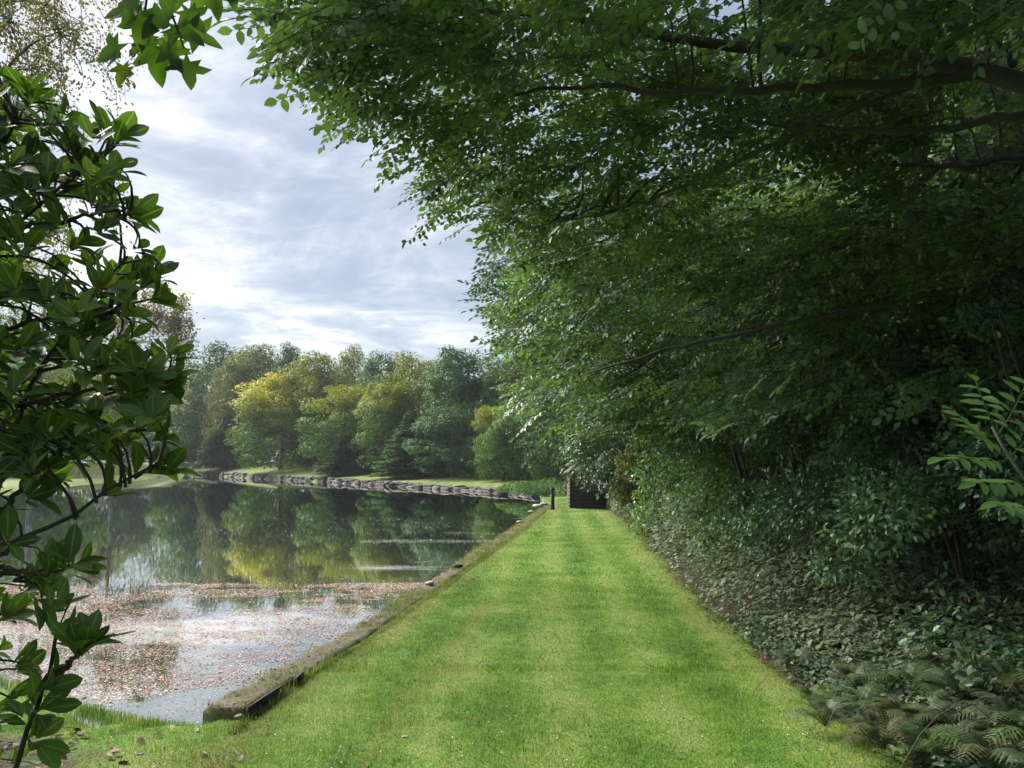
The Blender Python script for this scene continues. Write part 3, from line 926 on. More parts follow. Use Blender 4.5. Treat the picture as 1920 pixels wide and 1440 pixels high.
# ------------------------------------------------------------------ grass blades
def build_grass():
    tp = (np.array([[-0.5, 0, 0], [0.5, 0, 0], [0.35, 0.55, 0.10], [-0.35, 0.55, 0.10], [0, 1, 0.38]]), np.array([[3, 2, 4]]), np.array([[0, 1, 2, 3]]))
    def field(n, y0, y1, x0f, x1f, h0, h1, wdt, keep=None):
        y = RNG.uniform(y0, y1, n)
        lo, hi = x0f(y), x1f(y)
        wmax = (hi - lo).max()
        x = lo + RNG.random(n) * (hi - lo)
        k = RNG.random(n) < (hi - lo) / wmax
        x, y = x[k], y[k]
        d, _ = pond_dist(x, y)
        k = d > 0.02
        onwall = (x < edge_l(y) + 0.01) & (y > wi[0][1] - 0.0) & (y < 34) & (x > np.interp(y, wo[:, 1], wo[:, 0]) - 0.05)
        k &= ~onwall
        soil = np.clip(1.2 - np.hypot((x + 3.15) / 1.0, (y - 4.15) / 0.75), 0, 1)
        k &= RNG.random(len(x)) > soil * 1.6
        x, y = x[k], y[k]; n = len(x)
        z = height(x, y)
        a = RNG.uniform(0, 6.28, n)
        lean = RNG.uniform(0.05, 0.75, n)
        D = unit(np.stack([np.cos(a) * lean, np.sin(a) * lean, np.ones(n)], -1))
        Nn = np.stack([-np.cos(a) * 1.0, -np.sin(a), lean], -1)
        H = 0.78 * RNG.uniform(h0, h1, n) * (1 + 0.45 * vnoise(x * 5, y * 5, 91) + 0.2 * vnoise(x * 1.2, y * 1.2, 92))
        V, T, Q = batch_w(tp, np.stack([x, y, z - 0.004], -1), D, Nn, H, wdt)
        return V, T, Q, dry_at(x, y)
    def batch_w(tpl, O, D, Nn, H, wdt):
        V, T, Q = tpl
        X, Y, Z = basis(D, Nn)
        H = H[:, None, None]
        W = O[:, None] + V[None, :, 0:1] * wdt * X[:, None] + H * (V[None, :, 1:2] * Y[:, None] + V[None, :, 2:3] * Z[:, None])
        k = len(V); off = (np.arange(len(O)) * k)[:, None, None]
        return W.reshape(-1, 3), (T[None] + off).reshape(-1, 3), (Q[None] + off).reshape(-1, 4)
    parts = []
    r_ = lambda y: edge_r(y) + 0.12
    parts.append(field(105000, 3.2, 6.2, lambda y: np.full_like(y, -3.6), r_, 0.018, 0.038, 0.0036))
    parts.append(field(62000, 6.0, 10.5, lambda y: edge_l(y), r_, 0.018, 0.036, 0.0055))
    parts.append(field(30000, 10.5, 18, lambda y: edge_l(y), r_, 0.02, 0.038, 0.009))
    parts.append(field(14000, 18, 34, lambda y: edge_l(y), r_, 0.02, 0.04, 0.015))
    # longer fringe beside the wall and along the near water's edge
    parts.append(field(6000, 4.7, 20, lambda y: edge_l(y) + 0.0, lambda y: edge_l(y) + 0.07, 0.03, 0.08, 0.005))
    V = []; T = []; Q = []; n = 0; dr = []
    def put(v, t, q, d):
        nonlocal n
        V.append(v); T.append(t + n); Q.append(q + n); n += len(v); dr.append(np.repeat(d, 5))
    for p in parts: put(*p)
    # ragged blades at the water's edge
    m = 5000
    i = RNG.integers(0, len(near_shore) - 1, m); t = RNG.random(m)
    ns = np.array(near_shore)
    p = ns[i] * (1 - t)[:, None] + ns[i + 1] * t[:, None] + np.stack([RNG.normal(0, 0.05, m), -np.abs(RNG.normal(0, 0.10, m)) + 0.0], -1)
    z = np.maximum(height(p[:, 0], p[:, 1]), WZ - 0.01)
    a = RNG.uniform(0, 6.28, m); lean = RNG.uniform(0.05, 0.5, m)
    D = unit(np.stack([np.cos(a) * lean, np.sin(a) * lean, np.ones(m)], -1)); Nn = np.stack([-np.cos(a), -np.sin(a), lean], -1)
    put(*batch_w(tp, np.c_[p, z], D, Nn, RNG.uniform(0.03, 0.085, m), 0.005), np.full(m, 0.15))
    # sparse weeds on the wall top, denser in clumps
    m = 24000
    q = RNG.integers(0, len(WA), m); t = RNG.random(m)
    p = WA[q] * (1 - t)[:, None] + WB[q] * t[:, None] + RNG.normal(0, 0.03, (m, 2))
    k = (vnoise(p[:, 0] * 2.5, p[:, 1] * 2.5, 19) + 0.9 * (p[:, 1] > 13) > -0.25 + 0.8 * RNG.random(m))
    p = p[k]; m = len(p)
    a = RNG.uniform(0, 6.28, m); lean = RNG.uniform(0.2, 0.9, m)
    D = unit(np.stack([np.cos(a) * lean, np.sin(a) * lean, np.ones(m)], -1)); Nn = np.stack([-np.cos(a), -np.sin(a), lean], -1)
    put(*batch_w(tp, np.c_[p, np.full(m, 0.012)], D, Nn, RNG.uniform(0.02, 0.06, m), 0.006 ), np.full(m, 0.9))
    me = np_mesh('grass', np.vstack(V), [np.vstack(T), np.vstack(Q)], M_blade)
    at = me.attributes.new('dry', 'FLOAT', 'POINT'); at.data.foreach_set('value', np.concatenate(dr).astype(np.float32))
    o = link('grass', me, kind='stuff'); o['label'] = 'short mown grass blades of the long lawn strip and the near bank'


build_grass()


# daisies, clover bits and fallen leaves on the lawn
def build_flecks():
    n = 900
    y = 3.2 + 15 * RNG.random(n) ** 1.7
    x = -2.6 + RNG.random(n) * (edge_r(y) + 2.6)
    d, _ = pond_dist(x, y)
    k = (d > 0.3) & (x > edge_l(y) * (y > 4.7) + -9 * (y <= 4.7))
    x, y = x[k], y[k]; n = len(x)
    a = RNG.uniform(0, 6.28, n)
    V, T, Q = batch(quad_leaf(0.8), np.stack([x, y, height(x, y) + 0.03], -1), np.stack([np.cos(a), np.sin(a), 0 * a], -1), unit(np.c_[RNG.normal(0, 0.3, (n, 2)), np.ones(n)]), RNG.uniform(0.006, 0.014, n))
    m = leaf_mat('white_petal', [(0.62, 0.62, 0.45), (0.8, 0.8, 0.74)], 0.7, 0.2, 0.2)
    o = link('daisy_flowers', np_mesh('daisy_flowers', V, Q, m), kind='stuff'); o['label'] = 'tiny white daisies and clover heads dotted over the mown lawn'
    n = 5200
    c = np.stack([-2.4 + RNG.random(260) * 5.4, 3.3 + 9 * RNG.random(260) ** 1.5], -1)
    ci = RNG.integers(0, 260, n); p = c[ci] + RNG.normal(0, 0.05, (n, 2)) * (0.6 + RNG.random(260)[ci])[:, None]
    dd, _ = pond_dist(p[:, 0], p[:, 1]); p = p[(dd > 0.3) & (p[:, 0] < edge_r(p[:, 1])) & ((p[:, 0] > edge_l(p[:, 1]) + 0.1) | (p[:, 1] < 4.5))]; n = len(p)
    a = RNG.uniform(0, 6.28, n)
    V, T, Q = batch(quad_leaf(0.8), np.c_[p, height(p[:, 0], p[:, 1]) + RNG.uniform(0.01, 0.032, n)], np.stack([np.cos(a), np.sin(a), RNG.normal(0.1, .3, n)], -1), unit(np.c_[RNG.normal(0, 0.35, (n, 2)), np.ones(n)]), RNG.uniform(0.008, 0.02, n))
    o = link('clover', np_mesh('clover', V, Q, leaf_mat('clover_leaf', [(0.05, 0.11, 0.03), (0.09, 0.17, 0.05), (0.14, 0.22, 0.08)], 0.5, 0.3, 0.4)), kind='stuff'); o['label'] = 'small patches of clover and flat weeds in the lawn'
    n = 420
    p = np.stack([-3.25 + RNG.normal(0, 0.75, n), 4.1 + RNG.normal(0, 0.5, n)], -1)
    dd, _ = pond_dist(p[:, 0], p[:, 1]); p = p[dd > 0.25]; n = len(p)
    a = RNG.uniform(0, 6.28, n)
    V, T, Q = batch(simple_leaf(0.55), np.c_[p, height(p[:, 0], p[:, 1]) + RNG.uniform(0.005, 0.035, n)], np.stack([np.cos(a), np.sin(a), RNG.normal(0, .2, n)], -1), unit(np.c_[RNG.normal(0, 0.4, (n, 2)), np.ones(n)]), RNG.uniform(0.03, 0.085, n))
    m = leaf_mat('litter_leaf', [(0.02, 0.014, 0.009), (0.09, 0.055, 0.03), (0.20, 0.14, 0.09), (0.42, 0.36, 0.28)], 0.7, 0.1, 0.3)
    o = link('leaf_litter', np_mesh('leaf_litter', V, Q, m), kind='stuff'); o['label'] = 'brown dead leaves and twigs on bare soil under the big leaved shrub'
    n = 2600
    q = RNG.integers(0, len(WA), n); t = RNG.random(n)
    p = WA[q] * (1 - t)[:, None] + WB[q] * t[:, None] + RNG.normal(0, 0.02, (n, 2))
    a = RNG.uniform(0, 6.28, n)
    V, T, Q = batch(quad_leaf(0.7), np.c_[p, np.full(n, 0.038) + RNG.uniform(0, 0.012, n)], np.stack([np.cos(a), np.sin(a), RNG.normal(0, .2, n)], -1), unit(np.c_[RNG.normal(0, 0.4, (n, 2)), np.ones(n)]), RNG.uniform(0.008, 0.028, n))
    o = link('wall_debris', np_mesh('wall_debris', V, Q, m), kind='stuff'); o['label'] = 'crumbs of dead leaf and grit lying on the mossy wall top'
    mo = leaf_mat('orange_dead_leaf', [(0.20, 0.06, 0.02), (0.38, 0.13, 0.04)], 0.6, 0.2, 0.3)
    tp = leaf_tpl(0.6, 4, 0.3, -0.3, 'oval')
    me = np_mesh('fallen_leaf', tp[0] * np.array([1, 1, 1]), [tp[1], tp[2]], mo)
    for i, (u, v, s, lab) in enumerate([(203, 1396, 0.055, 'rusty fallen leaf on the grass near the bottom left corner'), (897, 1352, 0.04, 'small orange fallen leaf in the middle of the near lawn'),
                                        (1262, 1285, 0.035, 'orange fallen leaf on the lawn left of the fern bed'), (1488, 1425, 0.045, 'orange fallen leaf at the bottom edge before the ferns')]):
        g = G(u, v, 0.02)
        o = link('fallen_leaf', me, loc=(g[0], g[1], float(height(g[0], g[1])) + 0.032)); o.scale = (s, s, s); o.rotation_euler = (0.2, 0.1, i * 2.1)
        tag(o, lab, 'leaf', 'single dead leaves lying on the lawn')


build_flecks()


# ------------------------------------------------------------------ bollard and hut at the end of the lawn
def build_bollard():
    g = G(1036, 956, 0.0)
    r = empty('bollard', (g[0], g[1], 0)); tag(r, 'short black bollard lamp at the far end of the lawn by the water', 'bollard')
    mb = MB(); mb.tube([[0, 0, -0.1], [0, 0, 0.0], [0, 0, 0.56]], [0.085, 0.075, 0.07], 14); link('post', mb.mesh('post', M_dark, False), r)
    mb = MB(); mb.tube([[0, 0, 0.56], [0, 0, 0.62], [0, 0, 0.66]], [0.045, 0.045, 0.045], 12); link('lens', mb.mesh('lens', plain_mat('smoked_lens', (0.05, 0.06, 0.05), 0.2)), r)
    mb = MB(); mb.tube([[0, 0, 0.66], [0, 0, 0.70], [0, 0, 0.76], [0, 0, 0.785]], [0.08, 0.078, 0.06, 0.02], 14); link('cap', mb.mesh('cap', M_dark), r)


build_bollard()


def build_hut():
    gl, gr = G(1070, 952, 0.0), G(1137, 960, 0.0)
    W = 1.5; x0 = gl[0]; y0 = gl[1] - 0.3
    r = empty('timber_hut', (x0 + W / 2, y0 + 0.9, 0)); tag(r, 'small dark brown timber hut under the trees at the end of the lawn', 'hut')
    mw = bark_mat('dark_boards', (0.030, 0.019, 0.014), (0.048, 0.030, 0.023), 5, 0.15)
    mp = bark_mat('hut_post', (0.012, 0.009, 0.008), (0.03, 0.022, 0.02), 14, 0.3)
    mr = bark_mat('felt_roof', (0.035, 0.016, 0.014), (0.07, 0.034, 0.028), 20, 0.2)
    D_ = 1.8; H = 1.35
    mb = MB(); mb.box([W / 2 - W / 2, 0, H / 2], [W - 0.06, D_ - 0.06, H]); link('wall', mb.mesh('wall', mp), r)
    bh = 0.135
    n = int(H / bh)
    fm = MB(); fm.box([0, 0, 0], [W - 0.02, 0.024, bh - 0.012]); fmesh = fm.mesh('board', mw)
    sm = MB(); sm.box([0, 0, 0], [0.024, D_ - 0.02, bh - 0.012]); smesh = sm.mesh('board', mw)
    for i in range(n):
        o = link('board', fmesh, r, (0, -D_ / 2 - RNG.uniform(0, 0.006), bh * (i + 0.5)))
        for s in (-1, 1):
            o = link('board', smesh, r, (s * (W / 2 + 0.003), 0, bh * (i + 0.5)))
    for sx in (-1, 1):
        mb = MB(); mb.box([sx * (W / 2 + 0.02), -D_ / 2 - 0.02, H / 2], [0.07, 0.07, H]); link('corner_post', mb.mesh('corner_post', mp), r)
    mb = MB(); V = np.array([[-W / 2, -D_ / 2, H], [W / 2, -D_ / 2, H], [0, -D_ / 2, H + 0.55], [-W / 2, D_ / 2, H], [W / 2, D_ / 2, H], [0, D_ / 2, H + 0.55]])
    mb.add(V, [[0, 1, 2], [3, 5, 4]], None); link('gable', mb.mesh('gable', mw), r)
    for s in (-1, 1):
        mb = MB()
        a = np.array([s * (W / 2 + 0.15), 0, H - 0.10]); b = np.array([0, 0, H + 0.57]); t = 0.035
        yy = D_ / 2 + 0.12
        V = [[a[0], -yy, a[2]], [b[0], -yy, b[2]], [b[0], yy, b[2]], [a[0], yy, a[2]], [a[0], -yy, a[2] + t], [b[0], -yy, b[2] + t], [b[0], yy, b[2] + t], [a[0], yy, a[2] + t]]
        mb.add(V, None, [[0, 3, 2, 1], [4, 5, 6, 7], [0, 1, 5, 4], [1, 2, 6, 5], [2, 3, 7, 6], [3, 0, 4, 7]]); link('roof', mb.mesh('roof', mr), r)


build_hut()


# ------------------------------------------------------------------ far trees
def branchy(mb, h, r0, spread, n=7, lean=(0, 0), seed=0, z0=0.25):
    r = np.random.default_rng(seed)
    t = np.linspace(0, 1, 7)
    trunk = np.stack([lean[0] * t ** 2 + 0.15 * np.sin(t * 5 + seed), lean[1] * t ** 2 + 0.1 * np.cos(t * 4), h * t * 0.93 - 0.3], -1)
    mb.tube(trunk, r0 * (1 - t * 0.85) + 0.02, 8)
    for i in range(n):
        s = z0 + (0.85 - z0) * (i + r.random()) / n
        p0 = np.array([np.interp(s, t, trunk[:, k]) for k in range(3)])
        a = i * 2.4 + r.uniform(-0.4, 0.4); ln = spread * (1 - 0.6 * s) * r.uniform(0.7, 1.1)
        d = np.array([math.cos(a), math.sin(a), 0.55])
        q = np.linspace(0, 1, 4)[:, None]
        mb.tube(p0 + d * ln * q + np.array([0, 0, 0.15 * ln]) * q ** 2, r0 * 0.38 * (1 - s * 0.6) * (1 - q[:, 0] * 0.85) + 0.01, 5, False)


def crown_broad(seed, h, rad, nblob=90, per=110, ls=0.27, lo=0.12, shape=1.0, blob=0.16, droop=0.0):
    """leaf clumps spread through an uneven ellipsoid: V,Q"""
    r = np.random.default_rng(seed)
    ph = r.uniform(0, 6.28, nblob); cz = r.uniform(-1, 1, nblob)
    rr = np.where(r.random(nblob) < 0.75, r.uniform(0.78, 1.02, nblob), r.uniform(0.2, 0.78, nblob))
    lump = 1 + 0.16 * np.sin(ph * 3 + seed) + 0.12 * np.sin(cz * 5 + ph * 2)
    sx = np.where(cz < 0, (1 - np.abs(cz) ** 5) ** 0.5, np.sqrt(np.clip(1 - cz ** 2, 0, 1)) * shape)
    C = np.stack([np.cos(ph) * sx * rad * rr * lump, np.sin(ph) * sx * rad * rr * lump, (lo * h + h) / 2 + cz * (h - lo * h) / 2 * rr * (1 + 0.06 * np.sin(ph * 4))], -1)
    br = blob * h * r.uniform(0.45, 1.0, nblob)
    ci = np.repeat(np.arange(nblob), per); n = len(ci)
    d = unit(r.normal(0, 1, (n, 3)))
    q = r.uniform(0.55, 1.08, n) ** 0.6
    O = C[ci] + d * (br[ci] * q)[:, None] * np.array([1, 1, 0.62])
    O[:, 2] -= droop * np.abs(r.normal(0, 1, n)) * br[ci]
    k = O[:, 2] > 0.15
    O, d = O[k], d[k]; n = len(O)
    cen = np.array([0, 0, h * 0.45])
    nn = unit(d * 0.8 + unit(O - cen) * 0.5 + np.array([0, 0, 0.35]) + r.normal(0, 0.45, (n, 3)))
    D = unit(np.cross(nn, r.normal(0, 1, (n, 3)))) + np.array([0, 0, -0.25 - droop])
    return batch(quad_leaf(0.75), O, D, nn, ls * r.uniform(0.6, 1.25, n))


def crown_conifer(seed, h, rad, lo=0.05, tiers=22, ls=0.32, dens=1.0):
    r = np.random.default_rng(seed)
    Os, Ds = [], []
    for t in range(tiers):
        f = t / (tiers - 1)
        z = lo * h + (h - lo * h) * f
        R_ = rad * (1 - f) ** 0.85 + 0.12
        nb = max(4, int((9 - 4 * f) * dens))
        for b in range(nb):
            a = r.uniform(0, 6.28); rl = R_ * r.uniform(0.6, 1.12)
            m = max(6, int(rl * 22))
            s = r.random(m) ** 0.7
            w_ = 0.28 * rl * (1 - s * 0.6)
            side = r.uniform(-1, 1, m) * w_
            x = math.cos(a) * s * rl - math.sin(a) * side
            y = math.sin(a) * s * rl + math.cos(a) * side
            zz = z - 0.25 * rl * s + 0.12 * rl * s ** 2 + r.normal(0, 0.08, m)
            Os.append(np.stack([x, y, zz], -1)); Ds.append(np.stack([math.cos(a) - math.sin(a) * side, math.sin(a) + math.cos(a) * side, -0.25 + r.normal(0, 0.25, m)], -1))
    O, D = np.vstack(Os), np.vstack(Ds); n = len(O)
    nn = unit(np.array([0, 0, 1.0]) + r.normal(0, 0.5, (n, 3)))
    return batch(quad_leaf(0.55), O, D, nn, ls * r.uniform(0.6, 1.3, n))


g_dark = [(0.027, 0.057, 0.023), (0.055, 0.105, 0.040), (0.101, 0.178, 0.068)]
g_mid = [(0.044, 0.088, 0.025), (0.085, 0.156, 0.044), (0.144, 0.237, 0.068)]
g_blue = [(0.030, 0.071, 0.034), (0.068, 0.135, 0.068), (0.140, 0.235, 0.116)]
g_olive = [(0.053, 0.075, 0.021), (0.112, 0.150, 0.039), (0.225, 0.247, 0.068)]
MT = {
    'dark': leaf_mat('far_dark_leaf', g_dark, 0.5, 0.25, nscale=0.5),
    'mid': leaf_mat('far_mid_leaf', g_mid, 0.5, 0.3, nscale=0.5),
    'blue': leaf_mat('far_grey_green_leaf', g_blue, 0.5, 0.3, nscale=0.5),
    'olive': leaf_mat('far_olive_leaf', g_olive, 0.5, 0.3, nscale=0.5),
    'yellow': leaf_mat('far_yellow_topped_leaf', g_mid, 0.5, 0.35, nscale=0.5, top=((0.42, 0.36, 0.02), 3.5, 11.0)),
    'lime': leaf_mat('far_lime_topped_leaf', g_mid, 0.5, 0.35, nscale=0.5, top=((0.26, 0.25, 0.025), 4.5, 12.0)),
    'rust': leaf_mat('far_rust_topped_leaf', g_olive, 0.5, 0.35, nscale=0.5, top=((0.27, 0.21, 0.04), 8.0, 16.0)),
    'tan': leaf_mat('far_tan_leaf', [(0.072, 0.072, 0.030), (0.156, 0.156, 0.060), (0.264, 0.240, 0.108)], 0.5, 0.3, nscale=0.5),
    'pale': leaf_mat('far_pale_leaf', [(0.04, 0.085, 0.022), (0.085, 0.15, 0.04), (0.15, 0.22, 0.065)], 0.5, 0.35, nscale=0.5),
}
_tree_cache = {}


def far_tree(kind, matk, u, vtop, vbase, wpx, dist, label, seed=0, group='trees on the far side of the pond'):
    """tree seen at pixel column u, top and base rows, width, at a distance"""
    k = dist / F
    x = (u - CX) * k
    zb = float(height(np.array([x]), np.array([dist]))[0])
    vtop += 8 if kind == 'spruce' else 0; wpx *= 1.5 if kind == 'spruce' else 1
    H = EYE + (HOR - vtop) * k - zb
    Rd = wpx * k / 2
    Rd = wpx * k / 2
    r = empty({'spruce': 'spruce_tree', 'pine': 'pine_tree', 'birch': 'birch_tree', 'oak': 'oak_tree'}.get(kind, 'broadleaf_tree'), (x, dist, zb))
    tag(r, label, 'tree', group)
    # shared crown meshes are built at a nominal size, then the crown object is scaled
    key = (kind, seed % 3)
    if key not in _tree_cache:
        if kind in ('spruce', 'pine'):
            V, T, Q = crown_conifer(seed, 14, 3.6, 0.02 if kind == 'spruce' else 0.06, 34, 0.38, 2.0)
        elif kind == 'birch':
            V, T, Q = crown_broad(seed, 14, 4.2, 140, 150, 0.22, 0.05, 0.9, 0.11, 0.5)
        elif kind == 'column':
            V, T, Q = crown_broad(seed, 14, 3.4, 120, 110, 0.24, 0.02, 0.75, 0.10, 0.3)
        elif kind == 'oak':
            V, T, Q = crown_broad(seed, 14, 5.2, 110, 170, 0.31, 0.02, 1.0, 0.16)
        else:
            V, T, Q = crown_broad(seed, 14, 4.8, 150, 130, 0.30, 0.0, 0.95, 0.13)
        nr = {'spruce': 3.6, 'pine': 3.6, 'birch': 4.6, 'column': 3.8, 'oak': 5.6}.get(kind, 5.2)
        me = np_mesh('crown', V, Q, MT['mid'])
        tb = MB(); branchy(tb, 14, 0.26, 5.0, 8, seed=seed)
        _tree_cache[key] = (me, nr, tb.mesh('trunk', M_bark2))
    me, nr, tm = _tree_cache[key]
    c = link('crown', me, r); c.material_slots[0].link = 'OBJECT'; c.material_slots[0].material = MT[matk]
    c['kind'] = 'stuff'
    c.scale = (Rd / nr, Rd / nr, H / 14.2)
    c.rotation_euler = (0, 0, seed * 1.37)
    t = link('trunk', tm, r); t.scale = (min(1, Rd / nr), min(1, Rd / nr), H / 15.5)
    if kind == 'birch': t.material_slots[0].link = 'OBJECT'; t.material_slots[0].material = M_birch
    return r


def bank_d(u):
    return float(np.interp(u, [300, 390, 480, 600, 760, 900, 1015, 1100], [119, 110, 91, 74, 59, 49, 43, 38]))


FT = [  # kind, material, u, top, base, width, extra distance, label
    ('broad', 'mid', 362, 735, 862, 110, 10, 'rounded green tree behind the clipped hedge at the left end of the far bank'),
    ('pine', 'dark', 425, 775, 868, 95, 3, 'small dark conifer with a bare pale stem standing right of the hedge'),
    ('birch', 'tan', 440, 662, 866, 95, 9, 'tan weeping birch left of the yellow topped tree'),
    ('broad', 'yellow', 528, 700, 872, 150, 5, 'big tree with a golden yellow top, brightest on the far bank'),
    ('broad', 'lime', 592, 705, 875, 90, 12, 'narrow yellow green crown just right of the golden topped tree'),
    ('broad', 'lime', 645, 718, 880, 120, 6, 'broad green tree with lightly yellowed top in the middle of the far bank'),
    ('pine', 'dark', 650, 815, 884, 90, 1.5, 'low dark conifer at the foot of the middle trees'),
    ('broad', 'lime', 728, 714, 884, 105, 7, 'dome shaped yellow green tree right of the middle of the far bank'),
    ('pine', 'blue', 770, 770, 888, 115, 2.5, 'grey green bushy conifer under the dome shaped tree'),
    ('broad', 'blue', 838, 765, 893, 125, 3.5, 'grey green bushy tree between the dome shaped tree and the pale column'),
    ('column', 'lime', 920, 752, 905, 80, 4.5, 'pale feathery column tree with a yellow tip'),
    ('column', 'pale', 945, 775, 906, 85, 3, 'pale green feathery tree standing nearest the right end of the far wall'),
    ('broad', 'mid', 990, 745, 908, 110, 6, 'green tree right of the pale column tree'),
    ('broad', 'dark', 1045, 720, 905, 130, 5, 'dark green tree above the black bollard'),
    ('oak', 'dark', 410, 636, 865, 135, 18, 'dark oak making the left end of the skyline'),
    ('broad', 'olive', 480, 645, 865, 110, 22, 'grey olive round topped tree behind the tan birch'),
    ('column', 'dark', 538, 627, 868, 75, 20, 'tall narrow dark tree peaking above the golden topped tree'),
    ('oak', 'rust', 590, 652, 868, 120, 18, 'olive tree with orange touched crown on the skyline'),
    ('birch', 'rust', 655, 645, 868, 75, 19, 'thin orange leaved tree on the skyline right of the olive one'),
    ('column', 'blue', 706, 643, 868, 80, 17, 'narrow grey green tree in the middle of the skyline'),
    ('column', 'dark', 740, 660, 868, 60, 22, 'small dark tree tip right of the narrow grey green tree'),
    ('oak', 'rust', 775, 663, 868, 110, 15, 'yellowing oak on the skyline left of the tall grey green tree'),
    ('broad', 'blue', 862, 646, 868, 130, 14, 'tall grey green tree at the right of the open skyline'),
    ('broad', 'mid', 935, 665, 868, 120, 16, 'green tree behind the pale column tree'),
    ('broad', 'olive', 1000, 660, 868, 130, 18, 'olive green tree half hidden by the hanging branches'),
    ('oak', 'dark', 1080, 640, 868, 150, 14, 'dark oak behind the timber hut'),
    ('broad', 'mid', 300, 745, 862, 110, 34, 'green tree seen left of the hedge through the big leaves'),
    ('oak', 'olive', 230, 700, 862, 150, 30, 'olive tree on the left bank seen between the big leaves'),
    ('broad', 'mid', 120, 690, 862, 170, -12, 'broad green tree on the left bank behind the big leaved shrub'),
    ('oak', 'mid', 10, 640, 862, 220, -32, 'large green tree farthest left along the left bank'),
]
for i, (kd, mt, u, vt, vb, wp, ex, lab) in enumerate(FT):
    far_tree(kd, mt, u, vt, vb, wp * 1.22, bank_d(u) + ex + (5.5 if 0 < ex < 13 else 3), lab, i)
# a dim belt of wood behind everything
def far_wood():
    r = np.random.default_rng(5)
    Vs, Qs, n = [], [], 0
    for i in range(26):
        u = 40 + i * 48 + r.uniform(-15, 15); dist = bank_d(min(max(u, 300), 1100)) + r.uniform(30, 40)
        x = (u - CX) * dist / F; H = (EYE + (HOR - r.uniform(672, 712)) * dist / F)
        V, T, Q = crown_broad(200 + i, H, 6.0 * dist / 100, 50, 70, 0.5, 0.0, 1, 0.2)
        Vs.append(V + np.array([x, dist, 0])); Qs.append(Q + n); n += len(V)
    o = link('distant_wood', np_mesh('distant_wood', np.vstack(Vs), np.vstack(Qs), MT['dark']), kind='stuff'); o['label'] = 'dark wood filling in behind the far trees'


far_wood()


def far_extras():
    # clipped hedge at the left end
    d = 123.5; k = d / F
    x0, x1 = (290 - CX) * k, (402 - CX) * k
    n = 9000
    X = RNG.uniform(x0, x1, n); Yy = RNG.uniform(d, d + 2.5, n)
    zg = float(height(np.array([(x0 + x1) / 2]), np.array([d]))[0])
    H = EYE + (HOR - 834) * k - zg
    top = H * (1 - 0.25 * np.clip((X - (x1 - 2.5)) / 2.5, 0, 1)) + 0.18 * np.sin(X * 2.1)
    Z = np.where(RNG.random(n) < 0.4, top + RNG.normal(0, 0.08, n), RNG.random(n) * top)
    front = RNG.random(n) < 0.5; Yy = np.where(front, d + RNG.uniform(0, 0.25, n), Yy)
    D = np.stack([RNG.normal(0, 0.3, n), RNG.normal(0, 0.3, n), np.ones(n)], -1)
    V, T, Q = batch(quad_leaf(0.4), np.stack([X, Yy, Z + zg], -1), D, unit(np.stack([RNG.normal(0, 0.4, n), -np.ones(n), RNG.normal(0.4, 0.4, n)], -1)), RNG.uniform(0.25, 0.55, n))
    loc = np.array([(x0 + x1) / 2, d, zg])
    r = empty('clipped_hedge', loc); tag(r, 'light green clipped hedge at the left end of the far bank', 'hedge')
    link('foliage', np_mesh('foliage', shift(V, loc), Q, leaf_mat('hedge_leaf', [(0.045, 0.085, 0.022), (0.09, 0.15, 0.035), (0.16, 0.23, 0.06)], 0.5, 0.35)), r, kind='stuff')


far_extras()


# shrubs at the far corner (left of bollard) and reeds
def leaf_mound(name, label, cx, cyy, z0, rx_, ry_, h, n, ls, mat, tpl=None, cat='shrub', seed=1, group=None, stems=5, shell=0.7, blobs=0, asleaf=0):
    """shrub: stems and a lumpy mass of leaves"""
    r = np.random.default_rng(seed)
    tpl = tpl or simple_leaf()
    if blobs:
        a = r.uniform(0, 6.28, blobs); q = np.sqrt(r.random(blobs)); zz = r.random(blobs) ** 0.8
        C = np.stack([np.cos(a) * q * rx_ * (1 - 0.45 * zz), np.sin(a) * q * ry_ * (1 - 0.45 * zz), zz * h * 0.9], -1)
        br = r.uniform(0.16, 0.34, blobs) * min(rx_, h * 0.7)
        ci = r.integers(0, blobs, n)
        d = unit(r.normal(0, 1, (n, 3)))
        O = C[ci] + d * (br[ci] * r.uniform(0.5, 1.1, n))[:, None] * np.array([1.15, 1.15, 0.6])
        outward = d
    else:
        d = unit(r.normal(0, 1, (n, 3))); d[:, 2] = np.abs(d[:, 2])
        q = np.where(r.random(n) < shell, r.uniform(0.82, 1.05, n), r.random(n))
        lump = 1 + 0.14 * vnoise(d[:, 0] * 4 + d[:, 2] * 3, d[:, 1] * 4, seed)
        O = d * (q * lump)[:, None] * np.array([rx_, ry_, h]); outward = d
    O[:, 2] = np.maximum(O[:, 2], 0.02 + 0.05 * r.random(n))
    nn = unit(outward * 0.6 + np.array([0, 0, 0.7]) + r.normal(0, 0.45, (n, 3)))
    D = unit(outward + r.normal(0, 0.6, (n, 3)) + np.array([0, 0, -0.25]))
    S = ls * r.uniform(0.6, 1.3, n)
    root = empty(name, (cx, cyy, z0)); tag(root, label, cat, group)
    V, T, Q = batch(tpl, O, D, nn, S)
    fs = [f for f in (T, Q) if len(f)]
    link('foliage', np_mesh('foliage', V, fs, mat), root, kind='stuff')
    mb = MB()
    for i in range(stems):
        a = r.uniform(0, 6.28); t = np.linspace(0, 1, 5)[:, None]
        mb.tube(np.array([0, 0, -0.05]) + np.array([math.cos(a) * rx_ * 0.5, math.sin(a) * ry_ * 0.5, h * 0.85]) * t + np.array([0.06, 0.05, 0]) * np.sin(t * 5 + i), 0.016 * (1 - t[:, 0] * 0.8) * (h / 1.5) ** 0.5 + 0.002, 5, False)
    link('stems', mb.mesh('stems', M_bark), root)
    return root


